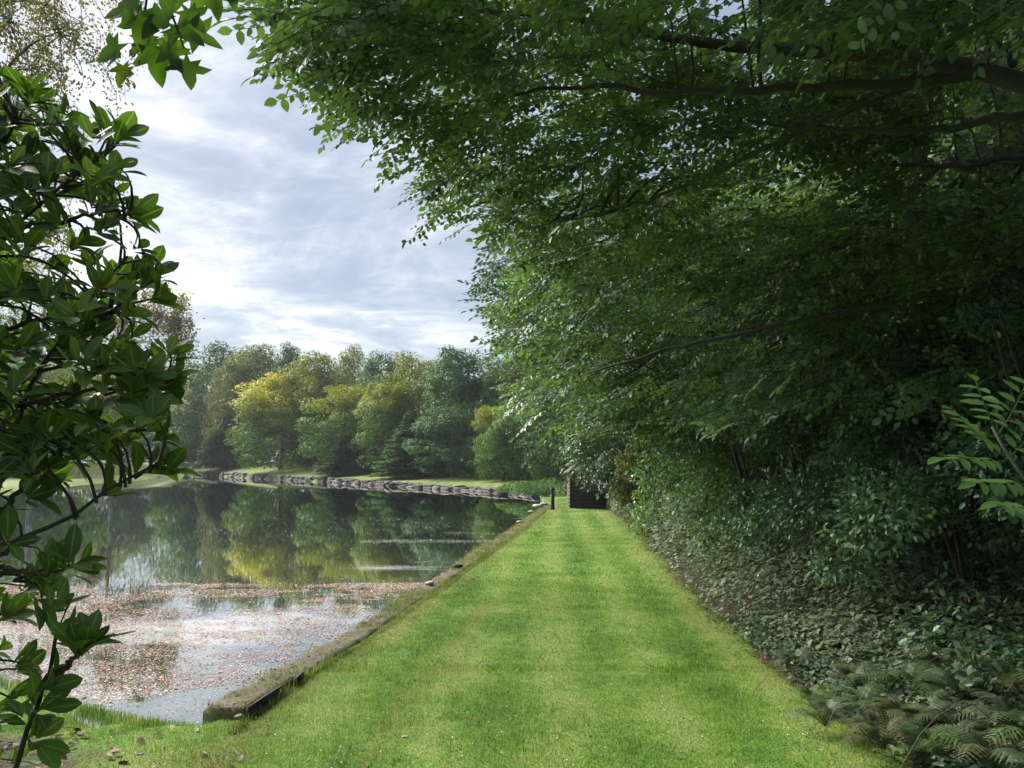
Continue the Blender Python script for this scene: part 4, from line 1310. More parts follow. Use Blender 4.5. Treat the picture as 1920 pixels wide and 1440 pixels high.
leaf_mound('reed_clump', 'low grey green plants at the far corner of the pond left of the bollard', *G(1020, 930, 0.0), 0.05, 1.5, 1.2, 0.7, 3000, 0.12, MT['blue'], quad_leaf(0.5), 'plants', 3, stems=3)
leaf_mound('nettle_clump', 'pale green nettles right at the end of the rubble wall', *G(985, 924, 0.0), 0.05, 1.6, 1.0, 0.55, 2500, 0.12, MT['pale'], quad_leaf(0.5), 'plants', 4, stems=3)


# ------------------------------------------------------------------ birches on the left
def birch(label, base, H, crown_pts, seed, ls=0.05, per=260, mats=None, lean=(0, 0), strand=1.4, group='birch trees on the left bank'):
    """birch with fine hanging twigs; crown_pts = list of (centre, radius)"""
    r = np.random.default_rng(seed)
    root = empty('birch_tree', base); tag(root, label, 'tree', group)
    base = np.array(base, float)
    t = np.linspace(0, 1, 10)
    trunk = np.stack([lean[0] * t ** 1.5 + 0.1 * np.sin(t * 6), lean[1] * t ** 1.5, H * t * 0.95 - 0.3 * (1 - t)], -1)
    mb = MB(); mb.tube(trunk, 0.014 * H * (1 - 0.85 * t) + 0.01, 8); link('trunk', mb.mesh('trunk', M_birch, True), root)
    bm = MB(); Os, Ds = [], []
    for (c, rad) in crown_pts:
        c = np.array(c, float) - base
        s = np.clip((c[2] - 0.28 * np.hypot(c[0], c[1])) / (H * 0.95), 0.12, 0.9)
        p0 = np.array([np.interp(s, t, trunk[:, k]) for k in range(3)])
        q = np.linspace(0, 1, 6)[:, None]
        limb = p0 + (c - p0) * q + np.array([0, 0, 1.0]) * (np.sin(q * math.pi)) * 0.12 * np.linalg.norm(c - p0)
        bm.tube(limb, 0.035 * (H / 14) * (1 - q[:, 0] * 0.85) + 0.006, 5, False)
        for j in range(int(14 * rad)):
            a = unit(r.normal(0, 1, 3)); e = c + a * rad * r.uniform(0.3, 1.0) * np.array([1, 1, 0.7])
            tip = e + np.array([r.normal(0, 0.25), r.normal(0, 0.25), -strand * r.uniform(0.5, 1.2)])
            q = np.linspace(0, 1, 6)[:, None]
            pts = c + (e - c) * np.clip(q * 1.8, 0, 1) + (tip - e) * np.clip(q * 1.8 - 0.8, 0, 1) + r.normal(0, 0.04, (6, 3))
            bm.tube(pts, 0.010 * (1 - q[:, 0]) * (H / 14) + 0.0025, 3, False)
            m = int(per / 14)
            s_ = r.uniform(0.25, 1, m)
            k0 = np.stack([np.interp(s_, q[:, 0], pts[:, k]) for k in range(3)], -1)
            Os.append(k0 + r.normal(0, 0.10 * strand, (m, 3)))
            Ds.append(unit(np.stack([r.normal(0, 0.7, m), r.normal(0, 0.7, m), -np.abs(r.normal(0.7, 0.5, m))], -1)))
    O, D = np.vstack(Os), np.vstack(Ds)
    V, T, Q = batch(quad_leaf(0.75), O, D, unit(r.normal(0, 1, O.shape)), ls * r.uniform(0.6, 1.3, len(O)))
    link('limbs', bm.mesh('limbs', M_bark2), root)
    link('foliage', np_mesh('foliage', V, Q, mats), root, kind='stuff')
    return root


M_birchleaf = leaf_mat('birch_leaf', [(0.07, 0.085, 0.02), (0.15, 0.15, 0.045), (0.24, 0.20, 0.08), (0.30, 0.21, 0.12)], 0.45, 0.4, tcol=(1.2, 1.2, 0.6), clump=0.6)


def cpts(L_):
    return [(P(u, v, d), rr) for u, v, d, rr in L_]


# the great birch whose hanging sprays fill the top left corner
birch('tall near birch whose thin tan sprays hang in the top left corner', tuple(np.r_[P(-60, HOR, 14)[:2], -0.05]), 13.5,
      cpts([(20, 40, 13.5, 1.5), (110, 60, 13, 1.3), (60, 130, 14, 1.2), (150, -60, 13.5, 1.5), (0, -120, 13, 2), (-80, 60, 14, 2), (90, 10, 14.5, 1.2), (20, 200, 14, 1.3),
            (-120, 260, 14, 2), (60, 330, 14, 1.3), (190, 330, 14.5, 0.45), (110, 420, 14.5, 0.9), (-60, 480, 14, 1.5)]), 3, 0.062, 900, M_birchleaf, (-0.3, 0.2), 1.0)
birch('weeping birch with reddish tan hanging twigs at the far left bank', tuple(np.r_[P(210, HOR, 62)[:2], 0.2]), 15.5,
      cpts([(300, 590, 62, 2.4), (250, 560, 63, 2.6), (335, 600, 61, 2.0), (340, 560, 61, 1.2), (350, 640, 61, 1.2), (300, 540, 61, 1.4), (210, 600, 62, 3), (290, 680, 62, 2.2), (240, 680, 61, 2.5), (170, 650, 62, 3), (325, 700, 63, 1.4), (190, 740, 62, 2.6), (120, 700, 62, 3)]), 4, 0.20, 560, M_birchleaf, (0.5, 0), 2.6)
birch('slender birch on the left bank between the two larger ones', tuple(np.r_[P(60, HOR, 45)[:2], 0.2]), 15,
      cpts([(60, 500, 45, 2.4), (110, 560, 45, 2.2), (20, 600, 45, 2.6), (130, 660, 45, 2.2), (60, 700, 44, 2.6), (-40, 560, 46, 3)]), 5, 0.14, 360, MT['pale'], (0.3, 0), 1.8)


# ------------------------------------------------------------------ hornbeam sprays (canopy on the right)
def spray_tpl(seed, nl=13, leafw=0.56):
    """a flat twig of unit length with alternate leaves: list of leaf (O,D,N,s) and a twig tube"""
    r = np.random.default_rng(seed)
    t = np.linspace(0, 1, 5)
    tw = np.stack([0.06 * np.sin(t * 4 + seed), t, -0.12 * t ** 2], -1)
    lv = []
    for i in range(nl):
        s = 0.12 + 0.88 * (i + 0.3 * r.random()) / nl
        p = np.array([np.interp(s, t, tw[:, k]) for k in range(3)])
        sd = 1 if i % 2 else -1
        a = math.radians(r.uniform(35, 75)) * sd
        if i >= nl - 1: a *= 0.2
        d = unit(np.array([math.sin(a), math.cos(a), r.uniform(-0.45, 0.05)]))
        nn = unit(np.array([r.normal(0, 0.35), r.normal(0, 0.3), 1]))
        lv.append((p, d, nn, r.uniform(0.11, 0.18)))
    # one side twiglet
    for sgn in (-1, 1):
        p0 = np.array([np.interp(0.35, t, tw[:, k]) for k in range(3)])
        dd = unit(np.array([sgn * 0.75, 0.65, -0.1]))
        for i in range(4):
            p = p0 + dd * 0.09 * (i + 1)
            a = math.radians(50) * (1 if i % 2 else -1)
            d = unit(np.array([dd[0] * math.cos(a) - dd[1] * math.sin(a), dd[0] * math.sin(a) + dd[1] * math.cos(a), -0.2]))
            lv.append((p, d, unit(np.array([r.normal(0, 0.35), r.normal(0, 0.3), 1])), r.uniform(0.095, 0.15)))
    return lv, tw


SPR = [spray_tpl(s) for s in range(5)]


def spray_mesh_tpl(i, lt):
    lv, tw = SPR[i]
    O = np.array([l[0] for l in lv]); D = np.array([l[1] for l in lv]); Nn = np.array([l[2] for l in lv]); S = np.array([l[3] for l in lv])
    return batch(lt, O, D, Nn, S)


def twig_tpl(i):
    mb = MB(); mb.tube(SPR[i][1], np.linspace(0.008, 0.003, 5), 3, False)
    return np.vstack(mb.V), np.zeros((0, 3), int), np.vstack(mb.Q)


LEAF_S = simple_leaf(0.62, 0.16, -0.12)
LEAF_TPLS = [spray_mesh_tpl(i, LEAF_S) for i in range(5)]
TWIG_TPLS = [twig_tpl(i) for i in range(5)]
NICE = [leaf_tpl(0.6, 6, 0.10, -0.16, 'oval'), leaf_tpl(0.66, 6, 0.16, -0.05, 'oval')]


def nearest_on(lines, p):
    best, bp = 1e9, None
    for L_ in lines:
        a, b = L_[:-1], L_[1:]; ab = b - a
        t = np.clip(((p - a) * ab).sum(1) / np.maximum((ab * ab).sum(1), 1e-9), 0, 1)
        q = a + ab * t[:, None]; d = np.linalg.norm(q - p, axis=1); i = d.argmin()
        if d[i] < best: best, bp = d[i], q[i]
    return best, bp


def smooth_line(pts, n=None):
    pts = np.asarray(pts, float); n = n or len(pts) * 4
    s = np.r_[0, np.cumsum(np.linalg.norm(np.diff(pts, axis=0), axis=1))]; s /= s[-1]
    # Catmull-like smoothing by two passes of averaging on a dense resample
    q = np.linspace(0, 1, n)
    out = np.stack([np.interp(q, s, pts[:, k]) for k in range(3)], -1)
    for _ in range(2):
        out[1:-1] = (out[:-2] + 2 * out[1:-1] + out[2:]) / 4
    return out


def canopy_tree(name, label, base, trunk_pts, trunk_r, limbs, O, D, Nn, S, mat, named=0, seed=0, tb=M_bark, limb_r=0.05, group=None, sub=40):
    """a tree from its trunk, limbs (arrays) and sprays given by origin, direction, normal and length"""
    r = np.random.default_rng(seed)
    root = empty(name, base); tag(root, label, 'tree', group)
    loc = np.array(base, float)
    mb = MB(); tp_ = smooth_line(trunk_pts); mb.tube(shift(tp_, loc), np.linspace(trunk_r, trunk_r * 0.45, len(tp_)), 12)
    link('trunk', mb.mesh('trunk', tb, True), root)
    lines = []
    for L_ in limbs:
        r0 = L_[1] if isinstance(L_, tuple) else limb_r
        pts = smooth_line(L_[0] if isinstance(L_, tuple) else L_, 22)
        pts[1:-1] += r.normal(0, 0.012, (20, 3))
        mb = MB(); mb.tube(shift(pts, loc), np.linspace(r0, r0 * 0.22, len(pts)), 7); link('branch', mb.mesh('branch', tb, True), root)
        lines.append(pts)
    # secondary boughs joining sprays to limbs
    tm = MB()
    idx = r.permutation(len(O))[:sub]
    for i in idx:
        dd, q = nearest_on(lines, O[i])
        if dd < 0.15 or dd > 1.8: continue
        if min(np.linalg.norm(q - L_[-1]) for L_ in lines) < 0.06: continue
        t = np.linspace(0, 1, 7)[:, None]
        start = q
        pts = start + (O[i] - start) * t + np.array([0, 0, 0.12 * dd]) * np.sin(t * math.pi) + r.normal(0, 0.02 * dd, (7, 3)) * np.sin(t * math.pi)
        tm.tube(shift(pts, loc), np.linspace(0.006 + 0.005 * dd, 0.003, 7), 4, False)
    var = r.integers(0, 5, len(O))
    dist = np.linalg.norm(O - np.array([0, 0, EYE]), axis=1)
    # visible ones first for the named leaves
    u = CX + O[:, 0] / O[:, 1] * F; v = HOR - (O[:, 2] - EYE) / O[:, 1] * F
    vis = (u > 0) & (u < 1900) & (v > 0) & (v < 1440)
    order = np.argsort(np.where(vis, dist, 1e6))
    chosen = np.zeros(len(O), bool)
    cnt = 0
    leafm = [np_mesh('leaf', NICE[k][0], [NICE[k][1], NICE[k][2]], mat) for k in range(2)] if named else None
    for i in order:
        if cnt >= named: break
        chosen[i] = True
        X, Y, Z = basis(D[i][None], Nn[i][None]); B = np.array([X[0], Y[0], Z[0]])
        for (p, d, nn, s) in SPR[var[i]][0]:
            if cnt >= named: break
            o = link('leaf', leafm[cnt % 2], root)
            M = mat_basis(d @ B, nn @ B, s * S[i], shift(O[i] + S[i] * (p @ B), loc))
            o.matrix_local = M
            cnt += 1
    Vs, Ts, Qs, n = [], [], [], 0
    for k in range(5):
        m = (var == k) & ~chosen
        if m.any():
            V, T, Q = batch(LEAF_TPLS[k], O[m], D[m], Nn[m], S[m])
            Vs.append(V); Ts.append(Q + n); n += len(V)
        m = var == k
        if m.any():
            V, T, Q = batch(TWIG_TPLS[k], O[m], D[m], Nn[m], S[m]); tm.add(shift(V, loc), None, Q)
    link('foliage', np_mesh('foliage', shift(np.vstack(Vs), loc), np.vstack(Ts), mat), root, kind='stuff')
    if tm.V: link('twigs', tm.mesh('twigs', tb), root, kind='stuff')
    return root


def scatter_mask(n, poly, dfun, seed, dens=None):
    r = np.random.default_rng(seed)
    poly = np.array(poly, float)
    lo, hi = poly.min(0), poly.max(0)
    u = r.uniform(lo[0], hi[0], n * 3); v = r.uniform(lo[1], hi[1], n * 3)
    k = in_poly(u, v, poly)
    if dens is not None: k &= r.random(len(u)) < dens(u, v)
    u, v = u[k][:n], v[k][:n]
    d0, d1 = dfun(u, v)
    d = d0 + (d1 - d0) * r.random(len(u)) ** 1.1
    return PA(u, v, d), u, v


def spray_dirs(O, r, base=(-1, 0.05, -0.12), jit=0.55, nj=0.5):
    n = len(O)
    D = unit(np.array(base) + r.normal(0, jit, (n, 3)) * np.array([0.7, 1.2, 0.6]))
    Nn = unit(np.array([0.0, -0.05, 1.0]) + r.normal(0, nj, (n, 3)))
    return D, Nn


M_horn = leaf_mat('hornbeam_leaf', [(0.027, 0.055, 0.022), (0.054, 0.098, 0.039), (0.084, 0.143, 0.053), (0.123, 0.189, 0.071)], 0.36, 0.34, 0.6, 1.0, tcol=(1.35, 1.45, 0.6))
M_horn2 = leaf_mat('hazel_leaf', [(0.034, 0.068, 0.036), (0.065, 0.119, 0.059), (0.099, 0.169, 0.083), (0.148, 0.225, 0.097)], 0.34, 0.35, 0.65, 1.0, tcol=(1.4, 1.5, 0.6))
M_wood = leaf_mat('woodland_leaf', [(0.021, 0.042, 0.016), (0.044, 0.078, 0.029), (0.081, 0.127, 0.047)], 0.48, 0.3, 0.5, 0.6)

# canopy nearest the camera: fills the top of the picture
polyA = [(520, -20), (560, 60), (575, 120), (640, 110), (660, 185), (720, 190), (745, 260), (770, 225), (850, 260), (880, 300), (850, 345), (850, 400), (905, 395), (950, 430), (1000, 480), (1100, 520), (1300, 540), (1500, 560),
         (1700, 560), (2150, 600), (2500, 500), (2500, -420), (900, -420), (700, -250)]


def dA(u, v):
    d0 = np.interp(v, [-600, 0, 150, 300, 450, 600], [3.0, 3.3, 4.0, 5.0, 6.2, 7.0]) * np.interp(u, [500, 1000, 1900, 2600], [1.0, 1.0, 0.78, 0.7])
    d0 = np.where((u > 1050) & (v > 20) & (v < 340), np.maximum(d0, 4.5), d0)
    return d0, d0 * 1.65


def dens_a(u, v):
    # thinner near the outer edge
    e = np.interp(v, [-50, 120, 250, 400], [600, 700, 820, 900])
    return np.clip((u - e + 140) / 220, 0.35, 1.0) * np.where(v < -60, 0.12, 1) * np.clip(0.75 + 0.9 * vnoise(u / 90, v / 60, 44), 0.12, 1) * np.where(u > 2000, 0.3, 1)


rA = np.random.default_rng(101)
OA, uA, vA = scatter_mask(4300, polyA, dA, 101, dens_a)
DAx, NAx = spray_dirs(OA, rA)
# outer sprays that hang free against the sky
ext = [(700, 60, 3.4), (640, 40, 3.3), (600, 70, 3.2), (760, 110, 3.9), (690, 185, 4.4), (640, 130, 3.4), (780, 190, 4.6), (830, 240, 4.6), (790, 240, 4.7), (900, 300, 5.2), (880, 380, 5.6), (900, 400, 5.7), (960, 440, 6.0),
       (720, 10, 3.3), (900, 130, 4.0), (820, 60, 3.7), (620, 10, 3.2), (700, 130, 3.6), (860, 330, 5.0), (760, 30, 3.4), (700, 90, 3.5), (800, 150, 4.1), (860, 190, 4.4), (740, 160, 4.0)]
E = np.array([P(*e) for e in ext]); ED = unit(np.stack([-np.ones(len(E)), rA.normal(0, 0.3, len(E)), -0.35 + rA.normal(0, 0.28, len(E))], -1)); EN = unit(np.array([0, -0.25, 1]) + rA.normal(0, 0.35, (len(E), 3)))
OA2 = np.vstack([OA, E]); DA2 = np.vstack([DAx, ED]); NA2 = np.vstack([NAx, EN])
SA2 = np.r_[rA.uniform(0.30, 0.52, len(OA)), rA.uniform(0.30, 0.45, len(E))]
fr_poly = [(540, 10), (570, 110), (640, 190), (730, 285), (790, 290), (815, 420), (905, 435), (960, 400), (900, 250), (780, 130), (640, 20)]
OF, uF, vF = scatter_mask(150, fr_poly, lambda u, v: (dA(u, v)[0], dA(u, v)[0] * 1.25), 109)
OA2 = np.vstack([OA2, OF]); nF = len(OF)
DA2 = np.vstack([DA2, unit(np.stack([-np.ones(nF), rA.normal(0, 0.4, nF), -0.45 + rA.normal(0, 0.3, nF)], -1))])
NA2 = np.vstack([NA2, unit(np.array([0, -0.3, 1]) + rA.normal(0, 0.4, (nF, 3)))]); SA2 = np.r_[SA2, rA.uniform(0.26, 0.42, nF)]
limbsA = [([P(2150, 230, 3.4), P(2000, 175, 3.5), P(1850, 132, 3.7), P(1700, 105, 4.0), P(1560, 98, 4.2), P(1400, 92, 4.4), P(1230, 70, 4.6), P(1120, 42, 4.8), P(980, 20, 4.9), P(830, 30, 4.3)], 0.058),
          ([P(1850, 132, 3.7), P(1720, 150, 3.8), P(1560, 158, 3.95), P(1400, 172, 4.1), P(1200, 166, 4.3), P(1050, 160, 4.6), P(900, 190, 4.8)], 0.036),
          ([P(1705, 105, 4.0), P(1665, 50, 4.0), P(1600, 10, 4.1), P(1400, -80, 4.2)], 0.026),
          ([P(2150, 250, 3.6), P(1930, 210, 3.8), P(1820, 235, 4.0), P(1700, 245, 4.1), P(1580, 245, 4.3), P(1400, 225, 4.6)], 0.034),
          ([P(2150, 330, 4.2), P(1930, 288, 4.4), P(1800, 308, 4.5), P(1650, 305, 4.7), P(1540, 300, 4.9)], 0.034),
          ([P(1760, 140, 3.8), P(1560, 220, 4.1), P(1420, 285, 4.4), P(1300, 345, 4.8), P(1130, 400, 5.3), P(980, 430, 5.8)], 0.020),
          ([P(1900, 120, 3.7), P(1860, 40, 3.9), P(1800, -60, 4.0)], 0.022)]
tA = [P(2160, HOR, 3.5) * np.array([1, 1, 0]) + np.array([0, 0, -0.2]), P(2150, 700, 3.5), P(2160, 240, 3.5), P(2120, -300, 3.6), P(2050, -700, 3.7)]
canopy_tree('hornbeam_tree', 'nearest leafy tree whose dark limbs fill the top right of the picture', (float(tA[0][0]), float(tA[0][1]), 0.0), tA, 0.17,
            limbsA, OA2, DA2, NA2, SA2, M_horn, 300, 1, group='broadleaved trees overhanging the lawn from the right', sub=230)

# second tree, a little further along
polyB = [(930, 430), (1000, 470), (950, 560), (960, 640), (1040, 660), (960, 740), (1000, 760), (1120, 810), (1250, 770), (1400, 790), (1560, 740), (1750, 740), (2300, 800), (2500, 380), (1500, 330), (1000, 330)]


def dB(u, v):
    d0 = np.interp(v, [300, 450, 600, 800], [6.5, 7.2, 7.5, 6.8]) * np.interp(u, [950, 1300, 1900], [1.15, 1.0, 0.72])
    d0 = np.where((u > 1250) & (v < 680), np.maximum(d0, 6.3), d0)
    return d0, d0 * 1.6


OB, uB, vB = scatter_mask(3700, polyB, dB, 102, lambda u, v: np.clip(0.75 + 0.9 * vnoise(u / 90, v / 60, 45), 0.12, 1))
rB = np.random.default_rng(103)
DBx, NBx = spray_dirs(OB, rB, (-1, -0.05, -0.38), 0.45)
SB = rB.uniform(0.34, 0.58, len(OB))
limbsB = [([P(2100, 470, 5.4), P(1920, 448, 5.6), P(1850, 455, 5.7), P(1700, 460, 5.9), P(1560, 447, 6.1), P(1440, 420, 6.4)], 0.05),
          ([P(2100, 500, 5.2), P(1920, 520, 5.4), P(1800, 545, 5.6), P(1650, 572, 5.9), P(1500, 600, 6.3), P(1380, 628, 6.7), P(1240, 655, 7.2), P(1100, 700, 7.6)], 0.04),
          ([P(2100, 560, 5.4), P(1850, 640, 5.8), P(1600, 700, 6.2), P(1400, 760, 6.6)], 0.022),
          ([P(2100, 400, 6.0), P(1600, 380, 7), P(1300, 400, 7.8), P(1050, 470, 8.5)], 0.035)]
tB = [P(2110, HOR, 5.5) * np.array([1, 1, 0]) + np.array([0, 0, -0.2]), P(2105, 640, 5.5), P(2110, 300, 5.6), P(2080, 0, 5.7), P(2000, -300, 5.9)]
canopy_tree('hornbeam_tree', 'second tree on the right, its leafy sprays drooping over the lawn edge', (float(tB[0][0]), float(tB[0][1]), 0.0), tB, 0.16,
            limbsB, OB, DBx, NBx, SB, M_horn2, 300, 2, group='broadleaved trees overhanging the lawn from the right', sub=200)

# third tree, farther: silhouette against the sky at the right of the open view
polyC = [(925, 500), (950, 480), (1000, 440), (1100, 400), (1500, 380), (1700, 700), (1300, 840), (1180, 790), (1100, 730), (1030, 680), (980, 650), (950, 620), (940, 590), (915, 560)]


def dC(u, v):
    return np.full(len(u), 12.0), np.full(len(u), 19.0)


OC, uC, vC = scatter_mask(2300, polyC, dC, 104)
rC = np.random.default_rng(105)
DC, NC = spray_dirs(OC, rC, (-1, -0.3, -0.25), 0.5, 0.4)
SC = rC.uniform(0.5, 0.8, len(OC))
limbsC = [([P(1330, 560, 15), P(1200, 520, 15), P(1060, 520, 15), P(940, 560, 15)], 0.10), ([P(1330, 640, 15), P(1180, 620, 14.5), P(1080, 640, 14), P(1000, 660, 13.5)], 0.08), ([P(1330, 600, 15), P(1180, 700, 14.5), P(1120, 730, 14)], 0.06)]
tC = [P(1340, HOR, 15) * np.array([1, 1, 0]) + np.array([0, 0, -0.2]), P(1335, 700, 15), P(1330, 560, 15), P(1340, 420, 15.2)]
canopy_tree('oak_tree', 'dark oak farther along whose ragged left side stands against the sky above the lawn end', (float(tC[0][0]), float(tC[0][1]), 0.0), tC, 0.24,
            limbsC, OC, DC, NC, SC, M_wood, 0, 3, sub=60, group='broadleaved trees overhanging the lawn from the right')

# dark holly hanging over the hut
polyD = [(1100, 740), (1200, 700), (1400, 700), (1400, 900), (1240, 930), (1190, 930), (1160, 900), (1130, 888), (1095, 882), (1085, 860), (1070, 820), (1080, 780)]
OD, uD, vD = scatter_mask(1900, polyD, lambda u, v: (np.full(len(u), 19.5), np.full(len(u), 25.0)), 106)
rD = np.random.default_rng(107)
DD, ND = spray_dirs(OD, rD, (-0.6, -0.5, -0.45), 0.6, 0.5)
tD = [P(1215, HOR, 23) * np.array([1, 1, 0]) + np.array([0, 0, -0.2]), P(1212, 800, 23), P(1210, 700, 23)]
canopy_tree('holly_tree', 'dark drooping evergreen hanging over the timber hut', (float(tD[0][0]), float(tD[0][1]), 0.0), tD, 0.18,
            [([P(1212, 800, 23), P(1150, 790, 23), P(1090, 830, 22.5)], 0.05)], OD, DD, ND, rD.uniform(0.5, 0.85, len(OD)), leaf_mat('holly_leaf', g_dark, 0.35, 0.15, 0.5), 0, 4, sub=30)


# ------------------------------------------------------------------ woodland behind the lawn edge (right)
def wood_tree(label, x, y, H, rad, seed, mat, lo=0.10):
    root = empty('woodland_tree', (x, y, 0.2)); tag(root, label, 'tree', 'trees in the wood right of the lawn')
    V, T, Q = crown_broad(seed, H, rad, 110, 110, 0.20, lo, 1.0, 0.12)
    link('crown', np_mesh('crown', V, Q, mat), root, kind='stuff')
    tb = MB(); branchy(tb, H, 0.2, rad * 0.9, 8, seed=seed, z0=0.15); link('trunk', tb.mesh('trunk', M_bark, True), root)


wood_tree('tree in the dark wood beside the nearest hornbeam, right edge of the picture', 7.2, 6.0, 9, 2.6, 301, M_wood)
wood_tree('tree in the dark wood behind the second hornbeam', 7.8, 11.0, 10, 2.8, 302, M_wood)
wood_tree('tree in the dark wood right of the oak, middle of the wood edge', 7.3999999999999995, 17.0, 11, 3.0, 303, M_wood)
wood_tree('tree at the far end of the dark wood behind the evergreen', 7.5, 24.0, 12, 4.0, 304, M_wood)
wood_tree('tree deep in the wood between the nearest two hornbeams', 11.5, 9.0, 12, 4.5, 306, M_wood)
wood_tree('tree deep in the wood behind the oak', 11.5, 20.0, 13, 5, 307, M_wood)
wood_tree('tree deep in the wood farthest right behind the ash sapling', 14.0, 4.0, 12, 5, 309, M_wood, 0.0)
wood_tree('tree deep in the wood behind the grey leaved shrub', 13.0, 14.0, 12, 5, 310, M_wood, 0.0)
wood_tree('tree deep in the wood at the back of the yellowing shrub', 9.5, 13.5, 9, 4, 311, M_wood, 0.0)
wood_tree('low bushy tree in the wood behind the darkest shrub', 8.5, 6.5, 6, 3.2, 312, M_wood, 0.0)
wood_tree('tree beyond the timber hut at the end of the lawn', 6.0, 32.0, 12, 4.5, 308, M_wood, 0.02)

# shrubs along the lawn's right edge, under the canopy
M_sh = [leaf_mat('shrub_leaf_grey', [(0.039, 0.076, 0.044), (0.086, 0.159, 0.086), (0.179, 0.275, 0.148)], 0.33, 0.25, 0.55),
        leaf_mat('shrub_leaf_green', [(0.035, 0.070, 0.019), (0.074, 0.137, 0.035), (0.152, 0.244, 0.062)], 0.36, 0.3, 0.5),
        leaf_mat('shrub_leaf_autumn', [(0.039, 0.058, 0.016), (0.091, 0.117, 0.029), (0.182, 0.169, 0.046), (0.260, 0.169, 0.065)], 0.4, 0.35, 0.4),
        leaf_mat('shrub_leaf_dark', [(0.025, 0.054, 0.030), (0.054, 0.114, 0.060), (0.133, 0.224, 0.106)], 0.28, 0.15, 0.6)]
SHR = [  # y, x beyond the edge, half width, height, material, leaf size, label
    (25.5, 1.0, 1.3, 2.4, 3, 0.10, 'dark shrub beside the right wall of the timber hut'),
    (22.0, 1.2, 1.3, 2.2, 0, 0.09, 'grey green shrub at the far right end of the lawn'),
    (19.0, 1.35, 1.3, 2.7, 2, 0.08, 'yellowing shrub with rusty leaves at the far right of the lawn'),
    (16.0, 1.5, 1.4, 2.7, 1, 0.075, 'green shrub right of the yellowing one'),
    (13.2, 1.7, 1.5, 2.7, 0, 0.07, 'grey green shrub halfway along the wood edge'),
    (11.0, 2.0, 1.4, 2.5, 1, 0.065, 'leafy hazel shrub under the drooping sprays'),
    (9.2, 2.2, 1.4, 2.5, 0, 0.06, 'shrub with small bluish leaves behind the bramble patch'),
    (7.6, 2.3, 1.3, 2.3, 3, 0.055, 'dark ivy covered shrub behind the fern bed'),
    (6.2, 2.35, 1.2, 2.2, 0, 0.055, 'grey leaved shrub right behind the tall ferns'),
    (4.8, 2.3, 1.1, 2.1, 3, 0.055, 'darkest shrub at the right edge of the picture'),
    (3.4, 2.4, 1.0, 1.9, 1, 0.06, 'green shrub at the right just outside the lawn corner')]
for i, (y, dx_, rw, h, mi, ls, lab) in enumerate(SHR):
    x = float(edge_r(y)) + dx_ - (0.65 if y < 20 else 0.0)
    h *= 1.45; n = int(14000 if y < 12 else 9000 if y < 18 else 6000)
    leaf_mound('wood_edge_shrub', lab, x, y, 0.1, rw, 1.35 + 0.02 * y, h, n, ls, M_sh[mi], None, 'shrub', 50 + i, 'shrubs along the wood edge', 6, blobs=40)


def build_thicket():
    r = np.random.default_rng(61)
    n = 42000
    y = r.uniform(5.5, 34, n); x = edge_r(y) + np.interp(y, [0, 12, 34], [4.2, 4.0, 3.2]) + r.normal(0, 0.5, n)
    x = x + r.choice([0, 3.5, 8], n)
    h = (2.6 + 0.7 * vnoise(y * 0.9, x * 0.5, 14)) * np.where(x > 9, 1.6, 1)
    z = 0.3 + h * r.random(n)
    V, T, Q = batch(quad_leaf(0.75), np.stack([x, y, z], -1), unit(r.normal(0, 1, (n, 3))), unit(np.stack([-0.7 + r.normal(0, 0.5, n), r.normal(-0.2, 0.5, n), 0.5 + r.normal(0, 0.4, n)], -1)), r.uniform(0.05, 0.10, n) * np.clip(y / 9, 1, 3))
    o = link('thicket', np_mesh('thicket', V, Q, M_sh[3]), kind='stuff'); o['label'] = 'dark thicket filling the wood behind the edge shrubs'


build_thicket()


